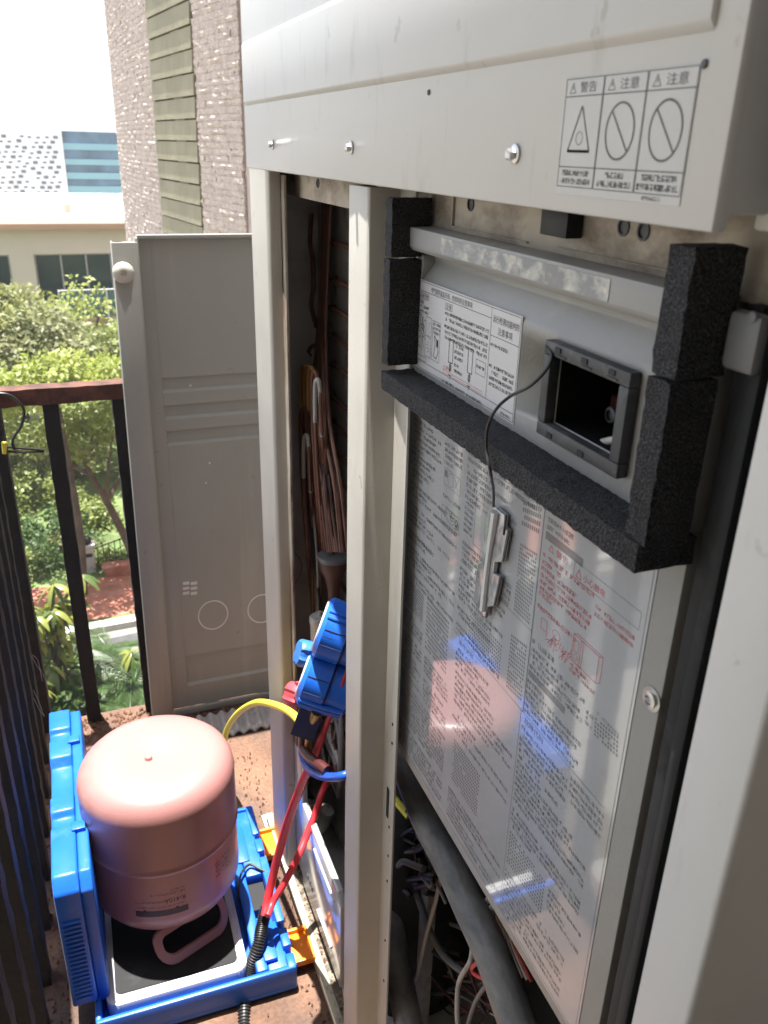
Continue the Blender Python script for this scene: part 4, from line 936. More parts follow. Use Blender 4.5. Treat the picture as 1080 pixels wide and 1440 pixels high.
S.line((.4430, -.3520), (.4380, -.3500), .0006, RD); S.line((.4780, -.3520), (.4730, -.3495), .0006, RD); S.line((.4730, -.3495), (.4380, -.3500), .0006, RD); S.line((.4380, -.3500), (.4380, -.3730), .0006, RD); S.line((.4380, -.373), (.443, -.376), .0006, RD)
S.rows(.4780, .4420, -.3785, -.3850, .0050, .0034, RD, .8)
S.rows(.5370, .5050, -.3900, -.3960, .0064, .0050, BK, 1); S.rows(.5370, .4540, -.3990, -.4200, .0062, .0040, BK, .6)
S.fill(.4770, .5370, -.4300, -.4235); S.rows(.5380, .4500, -.4330, -.4700, .0064, .0042, BK, .5)
S.dots((.4370, -.4040), (.4060, -.4000), (.4030, -.4190), (.4350, -.4210), 9, 5, .62); S.rows(.4490, .4400, -.405, -.42, .005, .0034, BK, .8); S.rows(.436, .407, -.3975, -.400, .01, .0028, BK, 1)
S.text('故障代码', .5350, -.4810, .0068, BK, .0330); S.rows(.5390, .4600, -.4860, -.5200, .0066, .0042, BK, .6); S.rows(.4560, .4100, -.4780, -.5000, .0070, .0042, BK, .5)
S.rows(.5390, .4200, -.5260, -.6100, .0064, .0042, BK, .5); S.dots((.5380, -.6140), (.4700, -.6140), (.4700, -.6560), (.5380, -.6560), 18, 9, .55); S.rows(.4650, .4150, -.6140, -.6400, .0070, .0042, BK, .5)
S.rows(.5390, .4300, -.6640, -.7180, .0066, .0042, BK, .5)
S.mb.build('lettering', [M['panelink'], M['panelred']], fs)
for (px, py, r_) in ((917, 983, .0062), (572, 657, .002)):
    q = AX(px, py, .3518); mb = MB(); mb.lathe([(r_ * 1.5, 0), (r_ * 1.5, .0008), (r_, .001), (r_, .003), (r_ * .6, .0036), (r_ * .5, .0016)], q, (-1, 0, 0), 18); mb.build('bolt', M['steel'], lp)
# foam strips round the control box
def foam(x0, x1, y0, y1, z0, z1, seed, label=None, cell=0.0055, skip=None):
    rr = random.Random(seed); b = bmesh.new(); bmesh.ops.create_cube(b, size=1)
    for v in b.verts: v.co = Vector(((x0 + x1) / 2 + v.co.x * (x1 - x0), (y0 + y1) / 2 + v.co.y * (y1 - y0), (z0 + z1) / 2 + v.co.z * (z1 - z0)))
    for ax in range(3):
        e = [g for g in b.edges if abs((g.verts[0].co - g.verts[1].co)[ax]) > 1e-6 and abs((g.verts[0].co - g.verts[1].co)[(ax + 1) % 3]) < 1e-6 and abs((g.verts[0].co - g.verts[1].co)[(ax + 2) % 3]) < 1e-6]
        L = (x1 - x0, y1 - y0, z1 - z0)[ax]; c = max(1, int(L / cell))
        if c > 1: bmesh.ops.subdivide_edges(b, edges=e, cuts=c - 1, use_grid_fill=True)
    for v in b.verts: v.co += Vector((rr.gauss(0, 1), rr.gauss(0, 1), rr.gauss(0, 1))) * .00035
    mb = MB(); mb.bm(b, 0, False); o = mb.build('foam_strip', M['foam'], ac); 
    if label: o['label'] = label
    return o
foam(.3070, .3480, .7895, .8060, -.0985, -.0440, 1)
foam(.3055, .3480, .7880, .8050, -.2055, -.1010, 2)
foam(.3050, .3480, .3640, .8040, -.2330, -.2140, 3)
foam(.3060, .3400, .3585, .3790, -.1120, -.0430, 4)
foam(.3060, .3380, .3600, .3800, -.2135, -.1145, 5)
# rubber gaskets and bracket between the control panel and the near post
mb = MB(); mb.box(.3440, .3900, .3440, .3570, FZ + .03, -.072, .002); mb.build('gasket', M['rubber'], ac)
mb = MB(); mb.box(.3380, .3900, .3310, .3425, FZ + .03, -.080, .003); mb.build('gasket', M['rubber'], ac)
mb = MB(); mb.box(.3500, .3900, .3030, .3300, FZ + .03, -.060, .002); mb.build('gasket', M['black'], ac)
mb = MB(); mb.box(.3425, .3432, .3432, .3438, FZ + .03, -.10); mb.build('gasket_edge', M['greycable'], ac)
mb = MB(); mb.box(.3320, .3420, .3320, .3560, -.1060, -.0740, .004); mb.build('seal_bracket', M['bracket'], ac)
q = AX(1055, 447, .331); mb = MB(); mb.lathe([(.0035, 0), (.003, .001), (.001, .0014)], (.3325, q.y, q.z), (-1, 0, 0), 12); mb.build('rivet', M['bracket'], ac)
# base compartment: insulated drum, pipes and loose cables
mb = MB(); mb.lathe([(.0, .46), (.06, .455), (.095, .43), (.115, .38), (.118, .05), (.118, .0)], (.455, 1.00, FZ + .028), (0, 0, 1), 32); mb.build('compressor_jacket', M['rubber'], ac)
mb = MB(); mb.tube([AX(552, 1030, .385), AX(565, 1062, .385), AX(599, 1150, .385), AX(634, 1216, .38), AX(661, 1275, .38), AX(693, 1345, .378), AX(735, 1460, .375)], .0215, 18, 8); mb.build('insulated_pipe', M['pipe'], ac)
mb = MB(); mb.tube([AX(546, 1190, .40), AX(549, 1270, .39), AX(556, 1340, .38), AX(580, 1470, .37)], .022, 16, 8); mb.build('insulated_pipe', M['pipe'], ac)
def cable(pts, r_, mt, name='cable'):
    mb = MB(); mb.tube([AX(*p) for p in pts], r_, 8, 6); return mb.build(name, M[mt], ac)
cable([(620, 1232, .42), (612, 1270, .415), (598, 1320, .41), (586, 1375, .405), (575, 1392, .40)], .0032, 'whitecable')
cable([(665, 1318, .41), (662, 1350, .40), (646, 1380, .395), (643, 1420, .39), (645, 1450, .39)], .0036, 'whitecable')
cable([(578, 1232, .42), (592, 1275, .42), (605, 1310, .42), (625, 1345, .43), (655, 1370, .44)], .0055, 'greycable')
cable([(684, 1378, .395), (668, 1370, .39), (664, 1362, .389), (672, 1354, .39), (684, 1358, .395)], .0028, 'redhose')
cable([(683, 1386, .40), (668, 1410, .40), (655, 1450, .40)], .003, 'greycable')
cable([(600, 1360, .44), (625, 1395, .44), (660, 1425, .44)], .0022, 'maroon')
cable([(545, 1110, .40), (556, 1125, .40), (575, 1148, .41)], .006, 'yellow')
cable([(543, 1135, .41), (560, 1155, .41), (572, 1165, .42)], .006, 'maroon')
cable([(605, 1200, .41), (618, 1212, .41), (632, 1230, .42)], .004, 'redhose')
rr = random.Random(31)
for k in range(26):
    x = rr.uniform(550, 602); y = rr.uniform(1145, 1235); X_ = .40 + rr.uniform(-.01, .03)
    cable([(x, y, X_), (x + rr.uniform(-20, 24), y + rr.uniform(-16, 18), X_), (x + rr.uniform(-30, 40), y + rr.uniform(-10, 30), X_ + .01), (x + rr.uniform(-30, 50), y + rr.uniform(0, 50), X_ + .02)], rr.uniform(.002, .005), rr.choice(['cable', 'greycable', 'cable', 'rubber']))
for k in range(16):
    x = rr.uniform(560, 650); y = rr.uniform(1290, 1420); X_ = rr.uniform(.43, .50)
    cable([(x, y, X_), (x + rr.uniform(10, 40), y + rr.uniform(5, 40), X_), (x + rr.uniform(30, 80), y + rr.uniform(10, 70), X_ + .01), (x + rr.uniform(50, 130), y + rr.uniform(10, 90), X_ + .02)], rr.uniform(.0012, .0042), rr.choice(['greycable', 'maroon', 'whitecable', 'cable', 'darkcopper']))
cable([(556, 1222, .395), (566, 1212, .39), (580, 1216, .39), (596, 1222, .395)], .005, 'greycable')
for k in range(7):
    cable([(688 + k * 3, 1262 + k * 4, .41), (697 + k * 3, 1290, .41), (702 + k * 4, 1330, .415), (712 + k * 6, 1362 + k * 3, .42)], .0026, rr.choice(['redhose', 'whitecable', 'greycable', 'maroon']))
cable([(683, 1270, .40), (700, 1255, .40), (712, 1248, .405)], .005, 'whitecable')
cable([(690, 1280, .40), (702, 1266, .40), (716, 1258, .405)], .005, 'whitecable')
for k in range(8):
    cable([(547 + rr.uniform(0, 5), 640 + k * 55, .40), (553, 660 + k * 55, .395), (548, 690 + k * 55, .40)], .003, rr.choice(['greycable', 'maroon', 'whitecable', 'greycable']))
mb = MB(); mb.lathe([(.01, 0), (.01, .03)], AX(552, 806, .41), (0, -1, 0), 12); mb.build('white_plug', M['whitecable'], ac)
for k in range(9):
    cable([(470 + rr.uniform(-8, 10), 985, .40), (462 + rr.uniform(-10, 22), 1030, .39), (470 + rr.uniform(-14, 14), 1075, .385), (476, 1120, .40)], rr.uniform(.002, .005), rr.choice(['greycable', 'cable', 'whitecable', 'greycable', 'maroon']))
mb = MB(); mb.lathe([(.024, 0), (.024, .012), (.017, .013), (.017, -.01)], AX(440, 1108, .40), (-.4, -.7, .6), 22); mb.build('pipe_end', M['rubber'], ac)
mb = MB(); mb.tube([AX(428, 1085, .44), AX(448, 1098, .425), AX(470, 1125, .42)], .03, 14, 4); mb.build('grey_pipe', M['greycable'], ac)
mb = MB(); mb.tube([AX(445, 1150, .40), AX(452, 1138, .395), AX(462, 1142, .395), AX(455, 1160, .40), AX(449, 1185, .41)], .012, 12, 5); mb.build('elbow', M['foot'], ac)
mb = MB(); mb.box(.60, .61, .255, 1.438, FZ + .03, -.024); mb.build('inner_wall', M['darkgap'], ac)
# white embossed plate along the foot of the left opening
ztop = AX(420, 1117, .318).z; zbot = AX(401, 1163, .318).z
def plate(y0, y1, z0, z1, x, tilt, name, label=None, feats=True):
    mb = MB(); mb.prism([(y0, z0), (y1 - .0, z0), (y1, z0 + .01), (y1 - .01, z1), (y0 + .02, z1), (y0, z1 - .02)], 'x', x, x + .012, .002)
    o = mb.build(name, M['plate'], ac)
    if feats:
        L = y1 - y0
        for (a, b_) in ((.12, .62), (.2, .55)):
            mb = MB(); mb.tube([(x - .0005, y0 + L * a, z1 - .035 if b_ > .6 else z0 + .045), (x - .0005, y0 + L * b_, z1 - .035 if b_ > .6 else z0 + .045)], .0028, 6, 2); mb.build('emboss', M['plate'], o)
        for k in range(3):
            mb = MB(); mb.box(x - .0004, x, y0 + L * (.7 + .06 * k), y0 + L * (.73 + .06 * k), z0 + .05, z0 + .062); mb.build('slot', M['frame_grey'], o)
    return o
plate(.975, 1.225, FZ + .040, ztop + .00, .318, 0, 'access_plate')
plate(1.232, 1.385, FZ + .045, ztop + .095, .322, 0, 'access_plate', feats=False)
mb = MB(); mb.tube([(.334, 1.00, FZ + .03), (.325, .96, FZ + .034), (.33, .91, FZ + .036), (.37, .90, FZ + .036)], .005, 8, 5); mb.build('wire_bracket', M['foot'], ac)
# moss and dirt along the base rail
mb = MB(); rr = random.Random(17)
for _ in range(420):
    x = FX + rr.uniform(.010, .034); y = rr.uniform(.82, 1.30); s = rr.uniform(.0008, .003) * (1.5 if rr.random() < .1 else 1); z = FZ + .0256
    mb.add([(x - s, y - s * rr.random(), z), (x + s, y - s, z + .0004), (x + s * rr.random(), y + s, z), (x, y, z + s)], [(0, 1, 3), (1, 2, 3), (2, 0, 3)])
tag(mb.build('dirt_specks', M['debris'], ac), kind='stuff')

# ---------------------------------------------------------------- clip cover hanging on its strap
t = thing('clip_cover', AX(692, 790, .346), 'smoky plastic window clip dangling on a thin strap over the instruction sheet', 'cover')
mb = MB(); mb.tube([(.3302, .5290, -.1315), AX(776, 500, .329), AX(768, 520, .325), AX(745, 543, .318), AX(718, 557, .312), AX(698, 575, .304), AX(686, 600, .3015), AX(684, 630, .3015), AX(690, 665, .3025), AX(694, 690, .325), AX(694, 712, .343)], .0013, 7, 6); mb.build('strap', M['cable'], t)
A = [(697, 712), (712, 724), (711, 740), (716, 746), (708, 790), (698, 790), (696, 806), (705, 811), (696, 852), (687, 853), (684, 868), (680, 862), (668, 845), (674, 795), (680, 790), (684, 745), (690, 712)]
mb = MB(); P = [AX(a, c, .3465) for a, c in A]; mb.prism([(p.y, p.z) for p in P], 'x', .3445, .3490, .0004); mb.build('clip', M['clear'], t)
for (a, c, d_, e) in ((712, 724, 708, 752), (717, 746, 708, 789), (705, 811, 696, 851), (687, 854, 684, 868)):
    p0 = AX(a, c, .3437); p1 = AX(d_, e, .3437); mb = MB(); mb.tube([p0, p1], .0009, 6, 2); mb.build('edge_strip', M['frame_grey'], t)
p0 = AX(697, 720, .343); p1 = AX(679, 858, .343); mb = MB(); mb.tube([p0, p0.lerp(p1, .5) + Vector((0, .002, 0)), p1], [.0042, .003, .0035], 8, 4); mb.build('rib', M['silver'], t)

# ================================================================== REMOVED FRONT PANEL leaning at the terrace end
dt = thing('removed_panel', (.27, 1.90, FZ), 'grey inside of the removed front panel leaning upright at the terrace end', 'cabinet panel')
DY = 1.905
def dpt(px, py, y=DY): return AY(px, py, y)
zt = -.186; zb = FZ + .012
F_, B_ = DY + .004, DY + .0105
bands = [(dpt(230, a_).z, dpt(230, c_).z) for a_, c_ in ((533, 553), (572, 591), (608, 628))] + [(dpt(256, 926).z, dpt(256, 967).z)]
pr = [(F_, zt)]
for (a_, c_) in bands: pr += [(F_, a_ + .001), (B_, a_ - .0015), (B_, c_ + .0055), (F_, c_ - .001)]
pr += [(F_, zb + .012), (B_ + .003, zb + .012), (B_ + .003, zt)]
mb = MB(); mb.prism(pr, 'x', .192, .62); mb.box(.134, .1618, F_ + .0004, B_ + .003, zb + .012, zt - .0095); mb.box(.162, .1918, F_ + .0004, B_ + .003, zb + .012, zt); mb.build('sheet', M['panelinside'], dt)
lean = .018
def slab(xa, xb, ya, yb, z0, z1, bev, nm):
    mb = MB(); mb.box(xa, xb, ya, yb, z0, z1, bev)
    mb.v = [(x - lean * (zt - z) / (zt - zb), y, z) for x, y, z in mb.v]
    return mb.build(nm, M['panelinside'], dt)
slab(.111, .163, DY - .018, DY - .012, zb, zt - .008, .0015, 'side_flange')
slab(.1595, .166, DY - .0115, DY + .0035, zb, zt, .001, 'flange_return')
slab(.111, .1145, DY - .0115, DY + .02, zb, zt - .008, .001, 'edge_return')
mb = MB(); mb.box(.164, .62, DY - .012, DY + .0035, zt - .002, zt + .006, .0015); mb.build('top_lip', M['panelinside'], dt)
mb = MB(); mb.box(.15, .62, DY - .005, DY + .0035, zb - .008, zb + .012, .002); mb.build('bottom_lip', M['panelinside'], dt)
a = dpt(290, 1000).z; mb = MB(); mb.tube([(.205, DY + .004, a - .03), (.212, DY + .0035, a - .005), (.235, DY + .0035, a + .004), (.40, DY + .0035, a + .01), (.60, DY + .0035, a + .012)], .0018, 6, 5); mb.build('pressed_line', M['edge'], dt)
for (px, py) in ((300, 866), (369, 857)):
    q = dpt(px, py); mb = MB(); mb.tube([Vector((q.x + math.cos(u) * .038, DY + .0040, q.z + math.sin(u) * .042)) for u in [i * 2 * math.pi / 32 for i in range(33)]], .0018, 6, raw=True); mb.build('knockout_ring', M['edge'], dt)  # ring in the pale colour, a painted catch of light on the edge
for i in range(3):
    for j in range(2):
        q = dpt(262 + j * 11, 821 + i * 7); mb = MB(); mb.box(q.x - .008, q.x + .008, DY + .0025, DY + .0045, q.z - .004, q.z + .004); mb.build('vent_slot', M['edge'], dt)  # pale fill paints the light coming through the slots
for (px, py) in ((295, 652), (290, 680), (268, 543)):
    q = dpt(px, py); mb = MB(); mb.lathe([(.0028, 0), (.002, .002)], (q.x, DY + .004, q.z), (0, -1, 0), 8); mb.build('spot_weld', M['foot'], dt)
q = AY(173, 383, DY - .018); mb = MB(); mb.lathe([(.0215, 0), (.0225, .006), (.019, .014), (.010, .0185), (.006, .0185), (.005, .015)], (q.x, DY - .0182, q.z), (0, -1, 0), 24); mb.build('knob', M['cream'], dt)
# strip of corrugated sheet on the floor
t = thing('corrugated_strip', (.34, 1.80, FZ), 'short strip of weathered grey corrugated sheet lying on the floor below the grey panel', 'sheet')
mb = MB(); n = 60; vs = []
for i in range(n + 1):
    x = .20 + .30 * i / n; zc = FZ + .016 + .006 * math.sin(i * 1.05)
    vs += [(x, 1.775, zc - .006), (x, 1.848, zc + .014)]
fs_ = [(2 * i, 2 * i + 2, 2 * i + 3, 2 * i + 1) for i in range(n)]
mb.add(vs, fs_); mb.add([(a, b_, c - .004) for a, b_, c in vs], fs_); mb.build('sheet', M['fibre'], t)

# ================================================================== BLUE CASE, SCALE, CYLINDER
RC = R(-1.3); CC = Vector((.09, 1.245, 0))
def crot(mb):
    c, s = math.cos(RC), math.sin(RC); out = []
    for x, y, z in mb.v:
        dx, dy = x - CC.x, y - CC.y; out.append((CC.x + dx * c - dy * s, CC.y + dx * s + dy * c, z))
    mb.v = out; return mb
cs = thing('blue_case', (CC.x, CC.y, FZ), 'open bright blue plastic tool case with orange latches on the terrace floor', 'case')
cx0, cx1, cy0, cy1 = -.088, .258, 1.030, 1.455
zr_ = FZ + .062
mb = MB(); mb.box(cx0, cx1, cy0, cy1, FZ + .004, FZ + .016, .004)
mb.box(cx0, cx1, cy0, cy0 + .010, FZ + .010, zr_, .004); mb.box(cx0, cx1, cy1 - .010, cy1, FZ + .010, zr_, .004); mb.box(cx0, cx0 + .010, cy0 + .005, cy1 - .005, FZ + .010, zr_ - .001, .003); 
crot(mb).build('base', M['blue'], cs)
# right-hand moulded block with handle opening and latch notches
hx0, hx1, hy0, hy1 = .2090, .2420, 1.150, 1.262
mb = MB()
mb.box(.188, hx0, 1.046, cy1 - .011, FZ + .012, zr_ - .006, .004); mb.box(hx0 + .0005, .2475, hy1, cy1 - .011, FZ + .012, zr_ - .004, .004); mb.box(hx0 + .0005, .2475, 1.046, hy0, FZ + .012, zr_ - .012, .004)
segs = [(cy0 + .003, 1.062), (1.078, 1.118), (1.134, 1.300), (1.316, 1.352), (1.366, cy1 - .003)]
for (a, c) in segs: mb.box(.2430, cx1 + .001, a, c, FZ + .008, zr_ + .001, .003)
mb.box(.2445, cx1 - .001, cy0 + .004, cy1 - .004, FZ + .008, zr_ - .020)
crot(mb).build('moulded_block', M['blue'], cs)
for (a, c, x) in ((1.30, 1.40, .20), (1.06, 1.12, .205)):
    mb = MB(); mb.box(x, x + .025, a, c, zr_ - .010, zr_ - .0005, .003); crot(mb).build('moulded_pad', M['blue'], cs)
mb = MB(); mb.box(hx0 + .001, hx1, hy0 + .045, hy1 - .001, FZ + .0162, FZ + .036); crot(mb).build('handle_grip', M['black'], cs)
for (a, c) in ((1.325, 1.405), (1.060, 1.135)):
    mb = MB(); x = cx1 + .003
    mb.box(x, x + .040, a, c, FZ + .020, FZ + .025, .0015); mb.box(x, x + .040, a, a + .006, FZ + .0252, FZ + .034, .001); mb.box(x, x + .040, c - .006, c, FZ + .0252, FZ + .034, .001); mb.box(x + .035, x + .040, a + .0062, c - .0062, FZ + .0252, FZ + .034, .001)
    crot(mb).build('latch', M['orange'], cs)
mb = MB(); mb.tube([AX(342, 1278, .196) , AZ(336, 1262, zr_ + .004), AZ(338, 1232, zr_ + .010), AZ(350, 1216, zr_ + .006), AZ(365, 1222, zr_ + .002), AZ(378, 1228, zr_ - .002)], .0026, 8, 6); mb.build('lead', M['cable'], cs)
# raised lid
lx0, lx1, ly_0, ly_1, lz_0, lz_1 = -.126, -.066, 1.072, 1.560, FZ + .050, -1.075
mb = MB()
out = [(ly_0 + .02, lz_0), (ly_0, lz_0 + .02), (ly_0 + .002, lz_1 - .022), (ly_0 + .022, lz_1), (1.205, lz_1), (1.212, lz_1 - .012), (1.236, lz_1 - .012), (1.243, lz_1), (1.282, lz_1), (1.292, lz_1 - .020), (1.382, lz_1 - .020), (1.392, lz_1), (1.446, lz_1), (1.453, lz_1 - .010), (1.474, lz_1 - .010), (1.480, lz_1), (ly_1 - .02, lz_1), (ly_1, lz_1 - .02), (ly_1, lz_0 + .02), (ly_1 - .02, lz_0)]
mb.prism(out, 'x', lx0, lx0 + .040, .004); mb.build('lid', M['blue'], cs)
mb = MB(); mb.prism([(ly_0 + .012, lz_0), (ly_0 + .006, lz_1 - .03), (ly_0 + .026, lz_1 - .004), (ly_1 - .026, lz_1 - .004), (ly_1 - .006, lz_1 - .03), (ly_1 - .006, lz_0)], 'x', lx0 + .0405, lx1, .003)
for y in (1.185, 1.425): mb.box(lx0 + .034, lx1 - .004, y, y + .020, lz_1 - .0035, lz_1 + .004, .001)
mb.build('lid_rim', M['blue'], cs)
mb = MB()
for k in range(19):
    z = lz_0 + .035 + k * .0098; mb.box(lx0 + .006, lx0 + .034, ly_0 - .0022, ly_0 + .004, z, z + .0032, .0008)
mb.build('grip_ribs', M['blue'], cs)
mb = MB(); mb.box(cx0 - .004, cx0 + .002, 1.12, 1.44, FZ + .054, FZ + .064, .002); mb.build('hinge', M['blue'], cs)

# scale platform
st = thing('refrigerant_scale', (.052, 1.19, FZ + .017), 'flat silver framed scale with a black ribbed mat under the pink cylinder', 'scale')
sx0, sx1, sy0, sy1 = -.070, .176, 1.058, 1.330
def rrect(x0, x1, y0, y1, r, n=5):
    P = []
    for (cx, cy, a0) in ((x1 - r, y1 - r, 0), (x0 + r, y1 - r, 90), (x0 + r, y0 + r, 180), (x1 - r, y0 + r, 270)):
        for k in range(n + 1): a = R(a0 + 90 * k / n); P.append((cx + r * math.cos(a), cy + r * math.sin(a)))
    return P
zs0, zs1 = FZ + .0175, FZ + .060
mb = MB(); mb.prism(rrect(sx0, sx1, sy0, sy1, .022), 'z', zs0, zs1 - .003, .004)
o1 = rrect(sx0 + .003, sx1 - .003, sy0 + .003, sy1 - .003, .02); o2 = rrect(sx0 + .016, sx1 - .016, sy0 + .016, sy1 - .016, .012)
n = len(o1); mb.add([(a, c, zs1 - .004) for a, c in o1] + [(a, c, zs1) for a, c in rrect(sx0 + .006, sx1 - .006, sy0 + .006, sy1 - .006, .018)] + [(a, c, zs1) for a, c in o2] + [(a, c, zs1 - .004) for a, c in o2],
       [(k * n + i, k * n + (i + 1) % n, (k + 1) * n + (i + 1) % n, (k + 1) * n + i) for k in range(3) for i in range(n)], 0, True)
crot(mb).build('frame', M['silver'], st)
mb = MB(); mb.prism(rrect(sx0 + .0165, sx1 - .0165, sy0 + .0165, sy1 - .0165, .0115), 'z', zs1 - .0029, zs1 - .0016); crot(mb).build('mat', M['rubber'], st)
mb = MB(); k = 0; x = sx0 + .022
while x < sx1 - .022: mb.box(x, x + .0014, sy0 + .02, sy1 - .02, zs1 - .0015, zs1 - .0006); x += .0032
tag(crot(mb).build('mat_ribs', M['rubber'], st), kind='stuff')

# pink refrigerant cylinder standing upside down on its handle
TX, TY = .0585, 1.243
tk = thing('refrigerant_cylinder', (TX, TY, zs1), 'pink lacquered refrigerant cylinder standing upside down on the scale', 'gas cylinder')
r0 = .1365; ztk = -.995
prof = [(0.0, ztk - .005), (.022, ztk - .0045), (.045, ztk), (.084, ztk + .001), (.104, ztk - .001), (.119, ztk - .007), (.129, ztk - .017), (.1348, ztk - .029), (.1370, ztk - .041), (r0, ztk - .053), (r0, ztk - .060), (r0, -1.1300), (r0, -1.1375), (r0 + .0016, -1.1390), (r0 + .0021, -1.1420), (r0 + .0006, -1.1448), (r0 - .0014, -1.1465), (r0 - .0016, -1.1500), (r0 - .0016, -1.1560), (r0 - .0016, -1.244), (r0 - .0016, -1.251), (.1335, -1.268), (.124, -1.284), (.108, -1.297), (.088, -1.305), (.060, -1.310), (.0, -1.312)]
mb = MB(); mb.lathe(prof, (TX, TY, 0), (0, 0, 1), 72); mb.build('body', M['pink'], tk, sharp=70)
for (dx, dy) in ((-.038, .055), (.060, .045), (-.012, -.005), (-.030, -.068)):
    mb = MB(); z = ztk + .0004 if math.hypot(dx, dy) < .075 else ztk - .001
    mb.lathe([(.007, -.004), (.0055, .0008), (.002, .0014)], (TX + dx, TY + dy, z - .0005), (0, 0, 1), 14); mb.build('weld_stud', M['pink'], tk)
# two carrying loops bent outwards under the body
HN = Vector((.377, -.926, 0)); HU = Vector((.926, .377, 0)); TC3 = Vector((TX, TY, 0))
def loop(sgn):
    mb = MB(); hw, zb_, zt_ = .074, zs1 + .0006, -1.298
    def ring(k):      # k = 0 outer outline, 1 inner outline; rounded U closed at the top
        P = []; ins = .0145 * k
        w_ = hw - ins; z0 = zb_ + ins; z1 = zt_ - .010 * k; r_ = .030 - .012 * k
        for (cx, cz, a0) in ((w_ - r_, z0 + r_, -90), (w_ - r_ * .6, z1 - r_ * .6, 0), (-(w_ - r_ * .6), z1 - r_ * .6, 90), (-(w_ - r_), z0 + r_, 180)):
            rr_ = r_ if cz < (z0 + z1) / 2 else r_ * .6
            for i in range(6):
                a = R(a0 + 90 * i / 5); P.append((cx + rr_ * math.cos(a), cz + rr_ * math.sin(a)))
        return P
    def put(p, off):
        t = (zt_ - p[1]) / (zt_ - zb_); d = .084 + .030 * t + off + .010 * (1 - (p[0] / hw) ** 2)
        return TC3 + HN * (sgn * d) + HU * (p[0] - .012) + Vector((0, 0, p[1]))
    o_, i_ = ring(0), ring(1); n = len(o_)
    vs = [put(p, 0) for p in o_] + [put(p, 0) for p in i_] + [put(p, .005) for p in i_] + [put(p, .005) for p in o_]
    mb.add(vs, [(k * n + i, k * n + (i + 1) % n, ((k + 1) % 4) * n + (i + 1) % n, ((k + 1) % 4) * n + i) for k in range(4) for i in range(n)], 0, True)
    mb.build('handle', M['pink'], tk)
loop(1); loop(-1)
mb = MB(); mb.lathe([(.016, -1.311), (.016, -1.33), (.010, -1.332), (.010, -1.345), (.013, -1.346), (.013, -1.352)], (TX, TY, 0), (0, 0, 1), 16); mb.build('valve', M['brass'], tk)
# upside-down print on the lower body
def tankfn(a0, z0, rad=r0 - .0011):
    def f(u, v):
        ang = a0 - u / rad; return (TX + rad * math.cos(ang), TY + rad * math.sin(ang), z0 - v)
    return f
mb = MB()
# text reads upside down: writing runs to the left and up is down
AN = math.atan2(-1, -.30)
def tline(text, ang, z, size, width=None): write(mb, text, None, None, None, size, 0, width, tankfn(ang, z))
tline('R-410A', R(-82), -1.2005, .0105, .036)
rr = random.Random(6)
def tmarks(ang0, ang1, z, h):
    a = ang0; f = tankfn(0, 0)
    while a > ang1:
        w_ = h * rr.uniform(.5, .9) / r0
        for q in (0.1, .5, .9):
            if rr.random() < .75:
                rad = r0 - .0011
                P = [(TX + rad * math.cos(b_), TY + rad * math.sin(b_), zz_) for b_, zz_ in ((a, z - h * q), (a - w_, z - h * q), (a - w_, z - h * q - h * .2), (a, z - h * q - h * .2))]
                mb.add(P, [(0, 1, 2, 3)])
        a -= h / r0 * 1.05
tmarks(R(-82), R(-93), -1.180, .0036); tmarks(R(-82), R(-106), -1.1875, .0038); tmarks(R(-98), R(-118), -1.204, .0034); tmarks(R(-82), R(-118), -1.216, .0036)
mb.build('lettering', M['tankink'], tk)
mb = MB(); rad = r0 - .0011
n = 16; A0, A1 = R(-80.5), R(-119)
vs = []
for i in range(n + 1):
    a = A0 + (A1 - A0) * i / n
    for z in (-1.2265, -1.2395):
        rd = rad
        vs.append((TX + rd * math.cos(a), TY + rd * math.sin(a), z))
mb.add(vs, [(2 * i, 2 * i + 2, 2 * i + 3, 2 * i + 1) for i in range(n)])
for a in (R(-88.5), R(-112)):
    w_ = .004 / r0; mb.add([(TX + rad * math.cos(b_), TY + rad * math.sin(b_), z) for b_, z in ((a + w_, -1.2266), (a - w_, -1.2266), (a, -1.2215))], [(0, 1, 2)])
mb.build('print_bar', M['tankink'], tk)
mb = MB()
for row in range(4): tmarks(R(-38), R(-54), -1.170 - row * .010, .0060)
mb.build('lettering', M['tankink'], tk)

